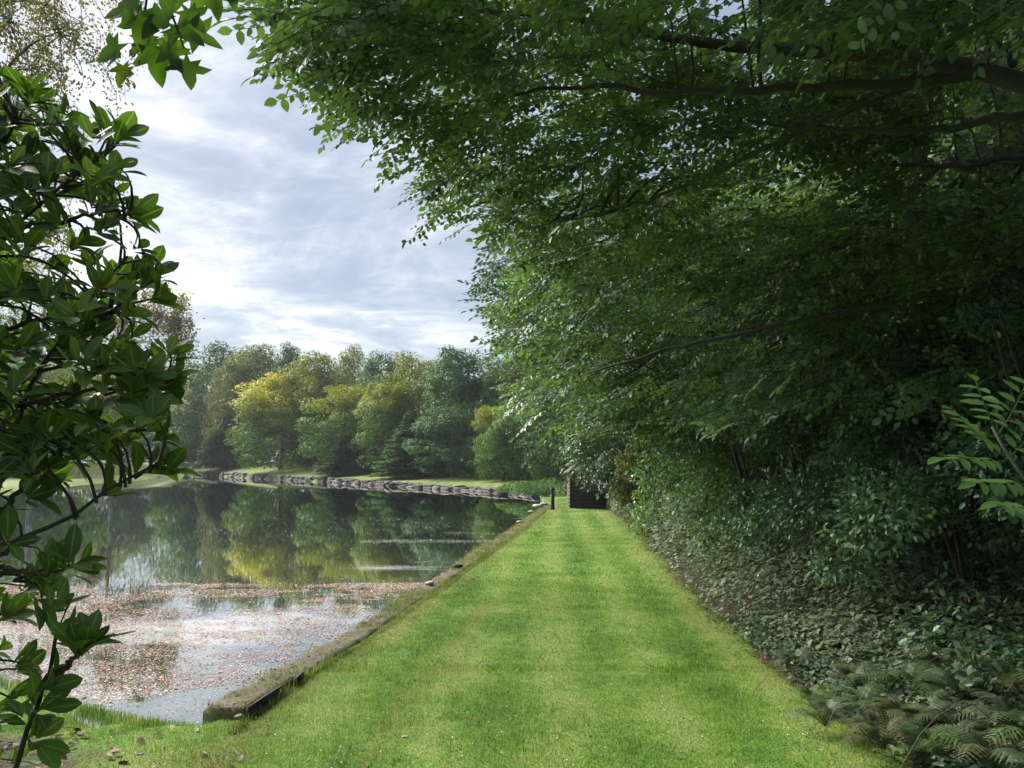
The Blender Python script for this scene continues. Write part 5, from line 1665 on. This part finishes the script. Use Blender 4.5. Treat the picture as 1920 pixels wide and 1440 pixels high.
# ------------------------------------------------------------------ brambles and ivy at the foot
def build_undergrowth():
    lf = leaf_tpl(0.7, 3, 0.12, -0.12, 'oval')
    # trefoil
    O = np.array([[0, 0.15, 0], [0.05, 0.1, 0], [-0.05, 0.1, 0]]); D = np.array([[0, 1, 0], [0.85, 0.35, 0.05], [-0.85, 0.35, 0.05]]); Nn = np.array([[0, 0, 1.0]] * 3)
    V, T, Q = batch(simple_leaf(0.72, 0.12, -0.12), O, D, Nn, np.array([0.85, 0.7, 0.7]))
    tre = (V, T, Q)
    n = 44000
    y = 3.0 + 24 * RNG.random(n) ** 1.9
    y = np.where((y < 5.6) & (RNG.random(n) < 0.1), y + 3.5, y)
    wd = np.interp(y, [3, 6, 12, 20, 27], [2.6, 2.2, 1.6, 1.1, 0.7])
    t = RNG.random(n) ** 0.85
    x = edge_r(y) + t * wd + 0.07 * vnoise(y * 5, t, 4)
    hh = np.interp(y, [3, 5.5, 8], [0.28, 0.36, 1.0]) * np.interp(t, [0, 0.06, 0.25, 0.6, 1], [0.09, 0.30, 0.65, 1.0, 1.5]) * np.interp(y, [3, 8, 20, 27], [0.85, 0.9, 1.1, 1.1]) * (1 + 0.28 * vnoise(x * 3, y * 3, 6))
    z = height(x, y) + hh * RNG.uniform(0.45, 1.05, n) ** 0.6
    a = RNG.uniform(0, 6.28, n)
    D = unit(np.stack([np.cos(a) - 0.35, np.sin(a), RNG.normal(-0.15, 0.3, n)], -1))
    N3 = unit(np.stack([RNG.normal(-0.35, 0.35, n), RNG.normal(-0.15, 0.35, n), np.ones(n)], -1))
    S = RNG.uniform(0.028, 0.055, n) * np.interp(y, [3, 8, 15, 27], [0.95, 1.0, 1.25, 1.8])
    M = leaf_mat('bramble_leaf', [(0.047, 0.071, 0.040), (0.085, 0.122, 0.071), (0.132, 0.179, 0.104), (0.179, 0.226, 0.141), (0.208, 0.179, 0.094)], 0.4, 0.28, 0.5, 1.6, clump=0.4)
    V, T, Q = batch(tre, np.stack([x, y, z], -1), D, N3, S)
    o = link('bramble_undergrowth', np_mesh('bramble_undergrowth', V, Q, M), kind='stuff'); o['label'] = 'grey green brambles and nettles along the right edge of the lawn'
    # arching bramble canes
    mb = MB()
    for i in range(70):
        yy = 3.2 + 18 * RNG.random() ** 1.5; tt = RNG.uniform(0.1, 1.2)
        p0 = np.array([edge_r(yy) + tt, yy, 0.05]); a = RNG.uniform(0, 6.28); ln = RNG.uniform(0.4, 1.0)
        q = np.linspace(0, 1, 6)[:, None]
        mb.tube(p0 + np.array([math.cos(a) * ln, math.sin(a) * ln, 0]) * q + np.array([0, 0, 0.8]) * np.sin(q * math.pi) * ln * 0.55, 0.002, 4, False)
    o = link('bramble_canes', mb.mesh('bramble_canes', plain_mat('cane', (0.05, 0.035, 0.02), 0.6)), kind='stuff'); o['label'] = 'brown arching canes inside the brambles'
    # ivy with round pale leaves close to the near lawn corner
    n = 1700
    y = RNG.uniform(3.3, 7.5, n); t = np.abs(RNG.normal(0.12, 0.16, n)); x = edge_r(y) + t
    z = height(x, y) + 0.03 + RNG.random(n) * 0.13
    a = RNG.uniform(0, 6.28, n)
    iv = leaf_tpl(0.95, 4, 0.1, -0.1, 'cord')
    V, T, Q = batch(iv, np.stack([x, y, z], -1), np.stack([np.cos(a), np.sin(a), RNG.normal(-0.1, 0.2, n)], -1), unit(np.c_[RNG.normal(-0.1, 0.35, (n, 2)), np.ones(n)]), RNG.uniform(0.022, 0.05, n))
    M = leaf_mat('ivy_leaf', [(0.03, 0.06, 0.032), (0.06, 0.11, 0.06), (0.13, 0.19, 0.12)], 0.35, 0.2, 0.6)
    o = link('ivy_groundcover', np_mesh('ivy_groundcover', V, [T, Q], M), kind='stuff'); o['label'] = 'pale round leaved ivy creeping out along the near lawn edge'
    # dead leaves and debris at the edge
    n = 2600
    y = 3.1 + 14 * RNG.random(n) ** 1.4; x = edge_r(y) + RNG.uniform(-0.12, 0.5, n)
    a = RNG.uniform(0, 6.28, n)
    V, T, Q = batch(simple_leaf(0.55), np.stack([x, y, height(x, y) + RNG.uniform(0.01, 0.04, n)], -1), np.stack([np.cos(a), np.sin(a), RNG.normal(0, .2, n)], -1), unit(np.c_[RNG.normal(0, 0.4, (n, 2)), np.ones(n)]), RNG.uniform(0.02, 0.05, n))
    m = leaf_mat('edge_litter', [(0.03, 0.02, 0.012), (0.10, 0.065, 0.04), (0.20, 0.14, 0.09)], 0.7, 0.1, 0.3)
    o = link('edge_leaf_litter', np_mesh('edge_leaf_litter', V, Q, m), kind='stuff'); o['label'] = 'brown dead leaves along the foot of the brambles'


build_undergrowth()


# ------------------------------------------------------------------ ferns
def frond_mesh(seed, mat):
    r = np.random.default_rng(seed)
    n = 21
    s = np.linspace(0.10, 1, n)
    y = s; z = 0.42 * np.sin(s * 2.1) - 0.30 * s ** 2.2
    V, T, Q, c = [], [], [], 0
    tb = MB(); tb.tube(np.stack([0 * s, y * 0.95, z], -1)[::3], np.linspace(0.010, 0.003, len(s[::3])), 3, False)
    Os, Ds, Ns, Ss = [], [], [], []
    for i in range(n):
        ln = 0.25 * math.sin(math.pi * (0.12 + 0.86 * (1 - s[i]) ** 0.75)) + 0.02
        tang = np.array([0, 1, (z[min(i + 1, n - 1)] - z[max(i - 1, 0)]) / (s[min(i + 1, n - 1)] - s[max(i - 1, 0)])])
        nn = unit(np.array([0, -tang[2], 1.0]))
        for sg in (-1, 1):
            d = unit(np.array([sg, 0.38, 0.38 * tang[2] - 0.15 + r.normal(0, 0.06)]))
            Os.append([0, y[i] * 0.95, z[i]]); Ds.append(d); Ns.append(nn + r.normal(0, 0.1, 3)); Ss.append(ln)
    # pinna: toothed strip
    k = 7
    t = np.linspace(0, 1, k)
    hw = 0.105 * (1 - t ** 1.4) * np.where(np.arange(k) % 2 == 0, 0.45, 1.15); hw[-1] = 0
    pv = np.vstack([np.stack([-hw, t, -0.10 * t ** 2], -1), np.stack([hw, t, -0.10 * t ** 2], -1)])
    pq = np.array([[i, k + i, k + i + 1, i + 1] for i in range(k - 1)])
    V2, T2, Q2 = batch((pv, np.zeros((0, 3), int), pq), np.array(Os), np.array(Ds), np.array(Ns), np.array(Ss))
    tb.add(V2, None, Q2)
    return tb.mesh('frond', mat)


M_fern = leaf_mat('fern_green', [(0.038, 0.075, 0.026), (0.075, 0.131, 0.045), (0.135, 0.194, 0.083)], 0.45, 0.35, 0.4, 2.0)
M_fern2 = leaf_mat('fern_grey', [(0.040, 0.066, 0.032), (0.078, 0.11, 0.055), (0.125, 0.155, 0.085)], 0.45, 0.3, 0.5, 2.0)
M_fern3 = leaf_mat('fern_brown', [(0.045, 0.055, 0.024), (0.09, 0.095, 0.045), (0.14, 0.13, 0.07)], 0.6, 0.3, 0.3, 2.0)
FR = {m.name: [frond_mesh(60 + i, m) for i in range(3)] for m in (M_fern, M_fern2, M_fern3)}
FERNS = [  # u, v of the foot, size, material, label
    (1500, 1330, 0.55, M_fern2, 'small grey green fern nearest the lawn edge'),
    (1600, 1375, 0.62, M_fern3, 'browning fern whose dead fronds droop onto the lawn edge'),
    (1700, 1400, 0.66, M_fern, 'green fern at the bottom right, left of the corner'),
    (1810, 1440, 0.75, M_fern2, 'grey fern in the bottom right corner'),
    (1900, 1420, 0.80, M_fern, 'leafy green fern at the right edge near the bottom corner'),
    (1560, 1270, 0.60, M_fern2, 'grey fern behind the small one at the lawn edge'),
    (1660, 1290, 0.72, M_fern, 'broad green fern in the middle of the fern bed'),
    (1760, 1320, 0.80, M_fern2, 'pale grey fern standing tallest in the fern bed'),
    (1860, 1320, 0.85, M_fern, 'tall green fern at the right edge of the fern bed'),
    (1450, 1230, 0.50, M_fern2, 'fern at the left end of the bed among the brambles'),
    (1540, 1190, 0.60, M_fern, 'green fern at the back left of the bed'),
    (1680, 1205, 0.70, M_fern2, 'grey green fern at the back of the bed below the shrubs'),
    (1800, 1210, 0.80, M_fern, 'green fern at the back right under the dark shrub'),
    (1910, 1220, 0.85, M_fern2, 'fern at the back right edge of the picture'),
    (1640, 1335, 0.5, M_fern3, 'low rusty fern between the two greener ones'),
    (1740, 1370, 0.55, M_fern2, 'low grey fern between the bottom right ferns and the lawn'),
    (1850, 1380, 0.7, M_fern2, 'dull grey green fern left of the bottom right corner'),
    (1610, 1240, 0.6, M_fern, 'green fern in the centre of the bed behind the grey ones'),
    (1720, 1260, 0.7, M_fern2, 'silvery fern under the low branches in the fern bed'),
    (1840, 1270, 0.7, M_fern, 'dark green fern at the back of the bed near the right edge'),
    (1480, 1290, 0.42, M_fern, 'tiny green fern closest to the mown grass'),
    (1600, 1160, 0.8, M_fern2, 'greyish fern under the shrubs above the centre of the bed'),
    (1700, 1150, 0.8, M_fern, 'green fern in the shade under the second hornbeam'),
    (1790, 1140, 0.8, M_fern2, 'shaded grey fern right of the one under the second hornbeam'),
    (1890, 1150, 0.9, M_fern, 'shaded green fern at the right edge under the ash sapling'),
    (1570, 1310, 0.55, M_fern, 'green fern between the lawn edge and the broad one'),
    (1680, 1350, 0.6, M_fern2, 'grey fern in front of the broad green one'),
    (1480, 1180, 0.6, M_fern2, 'grey fern at the upper left end of the bed'),
    (1400, 1165, 0.5, M_fern, 'single green fern in the brambles farther up the lawn')]
for i, (u, v, s, m, lab) in enumerate(FERNS):
    g = G(u, v + 30, 0.05)
    r = np.random.default_rng(700 + i)
    s *= 0.5; g = (g[0] + 0.16, g[1])
    root = empty('fern', (g[0], g[1], float(height(g[0], g[1])) + 0.02)); tag(root, lab, 'fern', 'ferns beside the lawn')
    nf = 11
    for k in range(nf):
        o = link('frond', FR[m.name][k % 3], root)
        q = s * r.uniform(0.75, 1.1)
        o.scale = (q, q, q * r.uniform(0.9, 1.3)); o.rotation_euler = (r.uniform(0.25, 0.85), r.uniform(-0.25, 0.25), 2 * math.pi * k / nf + r.uniform(-0.3, 0.3))
        if r.random() < 0.05 and m is not M_fern3:
            o.data = FR[M_fern3.name][k % 3]; o['label'] = 'withered brown frond'


# ------------------------------------------------------------------ ash sapling at the right edge
def build_ash():
    base = G(2020, 1500, 0.0)
    yb = 1.95
    root_loc = np.array([P(2060, 1300, yb)[0], yb, 0.05])
    r = np.random.default_rng(55)
    root = empty('ash_sapling', root_loc); tag(root, 'light green ash sapling with paired leaflets reaching in from the right edge', 'sapling')
    M = leaf_mat('ash_leaf', [(0.055, 0.11, 0.028), (0.085, 0.16, 0.038), (0.13, 0.21, 0.06)], 0.4, 0.35, 0.5, 3.0)
    mb = MB(); stem = smooth_line([root_loc, P(2050, 1150, yb), P(2010, 1000, yb), P(1925, 905, yb), P(1880, 850, yb), P(1860, 800, yb)])
    mb.tube(shift(stem, root_loc), np.linspace(0.010, 0.003, len(stem)), 7); link('stem', mb.mesh('stem', M_bark2, True), root)
    lt = leaf_tpl(0.42, 6, 0.1, -0.12, 'oval', 0.08); lm = np_mesh('leaflet', lt[0], [lt[1], lt[2]], M)
    leaves = [((1890, 862), (1765, 858)), ((1880, 850), (1790, 770)), ((1870, 810), (1830, 715)), ((1885, 860), (1960, 780)), ((1930, 905), (1830, 905)), ((1985, 960), (1870, 945)), ((1870, 815), (1930, 705)), ((1960, 930), (2060, 850))]
    for (a, b) in leaves:
        pa, pb = P(*a, yb + r.uniform(-.03, .03)), P(*b, yb - r.uniform(0.0, 0.16))
        ax = pb - pa; ln = np.linalg.norm(ax); ax = ax / ln
        nn = unit(np.array([0.1, -0.55, 1.0]) + r.normal(0, 0.2, 3))
        mb = MB(); q = np.linspace(0, 1, 6)[:, None]
        rachis = pa + (pb - pa) * q + np.array([0, 0, -0.012]) * np.sin(q * math.pi)
        mb.tube(shift(rachis, root_loc), 0.0013, 4); lo = link('leaf', mb.mesh('leaf', M), root)
        side = unit(np.cross(ax, nn))
        for k in range(5):
            s = 0.25 + 0.68 * k / 4.4
            p = pa + (pb - pa) * s
            for sg in (-1, 1):
                d = unit(side * sg + ax * 0.55 + r.normal(0, 0.1, 3) + np.array([0, 0, -0.3]))
                o = link('leaflet', lm, lo); o.matrix_local = mat_basis(d, nn + r.normal(0, 0.15, 3), 0.062 * r.uniform(0.85, 1.1) * (1 - 0.25 * abs(k - 2) / 2), shift(p, root_loc))
        o = link('leaflet', lm, lo); o.matrix_local = mat_basis(unit(ax + np.array([0, 0, -0.2])), nn, 0.06, shift(pb, root_loc))


build_ash()


# ------------------------------------------------------------------ big-leaved shrub at the left
def build_laurel():
    poly = [(-60, 120), (20, 150), (60, 165), (110, 165), (150, 205), (235, 250), (225, 330), (265, 385), (265, 470), (290, 510), (285, 560), (235, 600), (270, 650), (310, 690), (300, 760), (285, 800), (295, 860), (225, 890),
            (170, 950), (60, 1010), (60, 1040), (160, 1060), (120, 1100), (60, 1150), (40, 1180), (60, 1300), (60, 1400), (-60, 1500), (-500, 1500), (-500, 0), (-200, -40)]
    r = np.random.default_rng(77)
    base = np.array([-2.15, 2.1, 0.0])
    root = empty('broad_leaved_shrub', base); tag(root, 'tall shrub with big glossy oval leaves filling the left side of the picture', 'shrub')
    M = leaf_mat('broad_shrub_leaf', [(0.025, 0.052, 0.015), (0.042, 0.082, 0.019), (0.061, 0.110, 0.025), (0.100, 0.152, 0.036)], 0.42, 0.38, 0.5, 2.5, tcol=(1.4, 1.6, 0.45), orand=0.6, rib=True)
    M_y = leaf_mat('yellow_shrub_leaf', [(0.20, 0.22, 0.02), (0.30, 0.26, 0.03)], 0.35, 0.45, 0.5, 2.5)
    main = [
        [base, P(-100, 1300, 2.1), P(-20, 1000, 2.2), P(30, 760, 2.25), P(70, 700, 2.3), P(160, 560, 2.3), P(240, 480, 2.3)],
        [base, P(-160, 1100, 2.2), P(-80, 700, 2.2), P(0, 430, 2.2), P(60, 390, 2.15), P(130, 350, 2.1), P(215, 268, 2.05)],
        [base, P(-60, 1200, 2.0), P(-40, 1050, 1.95), P(0, 1012, 1.95), P(90, 1000, 1.95), P(140, 965, 1.95), P(180, 930, 1.95), P(250, 885, 1.95), P(310, 860, 2.0)],
        [base, P(0, 1500, 1.75), P(38, 1420, 1.75), P(60, 1345, 1.75), P(85, 1270, 1.75), P(108, 1200, 1.78), P(130, 1130, 1.8)],
        [P(85, 1272, 1.75), P(125, 1250, 1.74), P(160, 1215, 1.72)],
        [base, P(-200, 900, 2.3), P(-120, 500, 2.3), P(-20, 300, 2.25), P(50, 230, 2.2), P(60, 180, 2.2)],
        [P(30, 760, 2.25), P(110, 740, 2.2), P(200, 730, 2.15), P(300, 720, 2.1)],
        [P(-20, 1000, 2.2), P(60, 880, 2.15), P(150, 830, 2.1), P(270, 800, 2.1)],
        [P(-40, 640, 2.25), P(60, 600, 2.2), P(150, 590, 2.15), P(220, 570, 2.1)],
        [P(0, 430, 2.2), P(90, 420, 2.1), P(180, 400, 2.1), P(255, 390, 2.1)],
        [P(-40, 1060, 2.0), P(30, 1070, 1.95), P(90, 1080, 1.9), P(130, 1060, 1.9)],
    ]
    lines = []
    for i, m in enumerate(main):
        pts = smooth_line(m, 26); pts[1:-1] += r.normal(0, 0.004, (24, 3))
        r0 = 0.017 if i in (0, 1, 2, 5) else 0.009
        if i == 3: r0 = 0.017
        mb = MB(); mb.tube(shift(pts, base), np.linspace(r0, 0.0035, len(pts)), 7); link('branch', mb.mesh('branch', M_bark, True), root); lines.append(pts)
    # rosettes
    O, u, v = scatter_mask(760, poly, lambda u, v: (1.8 + 0 * u, 2.9 + 0 * u), 78, lambda u, v: np.where(v > 900, 0.35, 1.0) * np.where(vnoise(u / 45, v / 45, 5) > -0.35, 1, 0.15))
    hand = [(212, 262, 2.05), (60, 175, 2.2), (130, 215, 2.2), (250, 400, 2.1), (300, 515, 2.1), (262, 465, 2.15), (285, 500, 2.2), (150, 605, 2.0), (300, 700, 2.1), (330, 695, 2.1), (318, 660, 2.1), (315, 730, 2.1), (300, 560, 2.15), (320, 880, 2.05), (260, 885, 2.05), (200, 925, 2.0), (285, 800, 2.1), (305, 820, 2.1), (290, 870, 2.05),
            (130, 1055, 1.85), (150, 1215, 1.72), (165, 1200, 1.72), (75, 1330, 1.75), (90, 1290, 1.75), (110, 1130, 1.8), (120, 1190, 1.8), (70, 1385, 1.75), (40, 1340, 1.75), (90, 250, 2.2), (230, 560, 2.1), (90, 1070, 1.9)]
    H = np.array([P(*h) for h in hand])
    C = np.vstack([H, O])
    tw = MB(); LO, LD, LN, LS = [], [], [], []
    for ci, c in enumerate(C):
        dd, q = nearest_on(lines, c)
        if dd > 0.06:
            t = np.linspace(0, 1, 5)[:, None]
            q2 = q + np.array([-0.1, 0, -0.15]) * min(dd, 0.4)
            pts = q2 + (c - q2) * t + np.array([0.02, 0, 0.10 * dd]) * np.sin(t * math.pi) + r.normal(0, 0.012 * min(dd, 0.5), (5, 3)) * np.sin(t * math.pi)
            tw.tube(shift(pts, base), np.linspace(0.0045 + 0.003 * min(dd, 1), 0.0022, 5), 4, False)
        ax = unit(unit(c - q + 1e-3) * 0.5 + np.array([0.45, -0.05, 0.55]) + r.normal(0, 0.25, 3))
        nl = r.integers(5, 8) if ci >= len(hand) else 6
        a0 = r.uniform(0, 6.28)
        e1 = unit(np.cross(ax, [0.1, 0.3, 1])); e2 = np.cross(ax, e1)
        for k in range(nl):
            a = a0 + k * 2.4
            rad = e1 * math.cos(a) + e2 * math.sin(a)
            op = r.uniform(0.55, 1.5) * (1 - 0.08 * k)
            d = unit(ax * 0.75 + rad * op + np.array([0, 0, -0.05]))
            LO.append(c - ax * 0.035 * (k / nl) * 1.2 + d * 0.006); LD.append(d); LN.append(unit(ax - 0.4 * rad + r.normal(0, 0.2, 3) + np.array([0, 0, 0.4]))); LS.append(r.uniform(0.055, 0.102))
    LO, LD, LN, LS = map(np.array, (LO, LD, LN, LS))
    link('twigs', tw.mesh('twigs', M_bark), root, kind='stuff')
    uu = CX + LO[:, 0] / LO[:, 1] * F; vv = HOR - (LO[:, 2] - EYE) / LO[:, 1] * F
    vis = (uu > -30) & (uu < 400) & (vv > 0) & (vv < 1460)
    score = np.where(vis, LO[:, 1] - (uu > 200) * 0.3, 99)
    order = np.argsort(score)
    named = order[:300]; rest = order[300:]
    tps = [leaf_tpl(0.46, 7, 0.12, -0.10, 'obovate'), leaf_tpl(0.40, 7, 0.18, -0.30, 'obovate'), leaf_tpl(0.50, 7, 0.08, 0.10, 'obovate')]
    lms = [add_rib(np_mesh('leaf', t[0], [t[1], t[2]], M, True), t) for t in tps]; ly = np_mesh('leaf', tps[0][0], [tps[0][1], tps[0][2]], M_y, True)
    for j, i in enumerate(named):
        yel = r.random() < 0.025
        o = link('leaf', ly if yel else lms[j % 3], root); o.matrix_local = mat_basis(LD[i], LN[i], LS[i], shift(LO[i], base))
        if yel: o['label'] = 'yellowed leaf'
    mb = MB()
    for k in range(3):
        s = rest[k::3]
        V, T, Q = batch(tps[k], shift(LO[s], base), LD[s], LN[s], LS[s]); mb.add(V, T, Q)
    link('foliage', add_rib(mb.mesh('foliage', M, True), tps[0], len(rest)), root, kind='stuff')


build_laurel()


# ------------------------------------------------------------------ sycamore sprays at the top
def build_sycamore():
    r = np.random.default_rng(12)
    base = np.array([-3.4, -1.2, 0.0])
    root = empty('sycamore_tree', base); tag(root, 'sycamore whose lobed leaves and brown seed keys hang in at the top left', 'tree')
    M = leaf_mat('sycamore_leaf', [(0.026, 0.052, 0.012), (0.042, 0.080, 0.018), (0.065, 0.11, 0.024)], 0.4, 0.5, 0.45, 3.0, tcol=(1.5, 1.7, 0.4))
    Mk = leaf_mat('brown_seed_key', [(0.05, 0.025, 0.015), (0.14, 0.08, 0.045)], 0.6, 0.3, 0.3, 3.0)
    mb = MB(); tr = smooth_line([base + [0, 0, -0.2], base + [0.1, 0, 2.2], base + [0.2, 0.2, 5.5]]); mb.tube(shift(tr, base), np.linspace(0.16, 0.09, len(tr)), 12); link('trunk', mb.mesh('trunk', M_bark2, True), root)
    lines = []
    def br(pts, r0):
        p = smooth_line(pts, 24); m = MB(); m.tube(shift(p, base), np.linspace(r0, 0.003, len(p)), 7); link('branch', m.mesh('branch', M_bark, True), root); lines.append(p)
    j0 = base + np.array([0.15, 0.1, 4.2])
    br([j0, P(100, -900, 1.2), P(250, -250, 2.3), P(300, -60, 2.4), P(290, 50, 2.45), P(262, 110, 2.5)], 0.03)
    br([P(250, -250, 2.3), P(380, -120, 2.4), P(470, -40, 2.5), P(520, -10, 2.6)], 0.012)
    br([P(300, -60, 2.4), P(320, 20, 2.4), P(345, 90, 2.4)], 0.007)
    # lobed leaf outline, five pointed lobes with teeth
    ang = [-150, -118, -95, -70, -52, -38, -22, -8, 0, 8, 22, 38, 52, 70, 95, 118, 150]
    rad = [0.22, 0.50, 0.42, 0.72, 0.46, 0.62, 0.50, 0.88, 1.0, 0.88, 0.50, 0.62, 0.46, 0.72, 0.42, 0.50, 0.22]
    rad = [0.2, 0.55, 0.36, 0.86, 0.60, 0.40, 0.62, 0.84, 1.0, 0.84, 0.62, 0.40, 0.60, 0.86, 0.36, 0.55, 0.2]
    pts = np.array([[math.sin(math.radians(a)) * q * 0.62, 0.38 + math.cos(math.radians(a)) * q * 0.62, 0] for a, q in zip(ang, rad)])
    pts[:, 2] = 0.06 * np.sin(pts[:, 0] * 7) - 0.12 * pts[:, 1] ** 2 + 0.15 * np.abs(pts[:, 0])
    V = np.vstack([[0, 0, 0], [0, 0.38, -0.02], pts]); n = len(pts)
    T = [[1, 2 + i + 1, 2 + i] for i in range(n - 1)] + [[0, 1, 2], [0, 2 + n - 1, 1]]
    lm = np_mesh('leaf', V, np.array(T), M)
    L_ = [(215, 92, 2.45, -95, 58), (300, 30, 2.4, -140, 62), (262, 40, 2.4, 180, 60), (335, 55, 2.4, 130, 66), (365, 60, 2.45, 112, 60), (290, 100, 2.45, 175, 66), (318, 95, 2.4, 160, 48), (352, 122, 2.45, 168, 56), (232, 130, 2.5, 190, 40),
          (250, 10, 2.4, -120, 56), (310, -15, 2.35, 170, 60), (230, 20, 2.5, -100, 50), (355, 25, 2.4, 140, 50), (400, -20, 2.5, 178, 62), (430, -25, 2.5, 160, 50), (460, -30, 2.55, 120, 52), (340, -25, 2.5, 200, 60), (275, 70, 2.6, -150, 52),
          (375, -10, 2.6, 200, 50), (245, -30, 2.5, -130, 62), (195, -40, 2.55, -110, 60), (300, 120, 2.55, 195, 40), (325, 80, 2.6, -170, 50)]
    for (u, v, d, a, px) in L_:
        a = math.radians(a + r.uniform(-10, 10)); c = P(u, v, d)
        D = unit(np.array([math.sin(a), r.uniform(-0.35, 0.35), math.cos(a)]))
        nn = unit(np.array([r.normal(0, 0.35), -1.0, r.uniform(0.1, 0.7)]))
        s = px * 1.6 * d / F
        O = c - D * s * 0.4
        o = link('leaf', lm, root); o.matrix_local = mat_basis(D, nn, s, shift(O, base))
        dd, q = nearest_on(lines, O)
        m = MB(); t = np.linspace(0, 1, 4)[:, None]; m.tube(shift(q + (O - q) * t, base), 0.0014, 4, False); link('leaf_stalk', m.mesh('leaf_stalk', M_bark), root)
    for (u, v) in ((238, 145), (265, 45), (262, 15), (250, 110)):
        m = MB()
        O = P(u, v, 2.48) + r.normal(0, 0.018, (16, 3)); D = unit(r.normal(0, 1, (16, 3)) + np.array([0, 0, -0.8]))
        Vv, Tt, Qq = batch(quad_leaf(0.35), shift(O, base), D, unit(r.normal(0, 1, (16, 3))), 0.032); m.add(Vv, None, Qq); o = link('seed_keys', m.mesh('seed_keys', Mk), root)


build_sycamore()
tot = sum(len(o.data.loops) - 2 * len(o.data.polygons) for o in COL.objects if o.type == 'MESH')
print('TRIS', tot, 'objects', len(COL.objects))


def build_haze():
    m, N, L = new_mat('thin_air')
    out = node(N, 'ShaderNodeOutputMaterial'); v = node(N, 'ShaderNodeVolumePrincipled')
    v.inputs['Color'].default_value = (0.86, 0.91, 1.0, 1); v.inputs['Density'].default_value = HAZE; v.inputs['Anisotropy'].default_value = 0.0
    L.new(v.outputs[0], out.inputs['Volume'])
    mb = MB(); mb.box([0, 700, 18], [2200, 1900, 44])
    link('haze', mb.mesh('haze', m), kind='stuff')['label'] = 'thin pale haze over the pond and trees'


HAZE = 0.0004
build_haze()
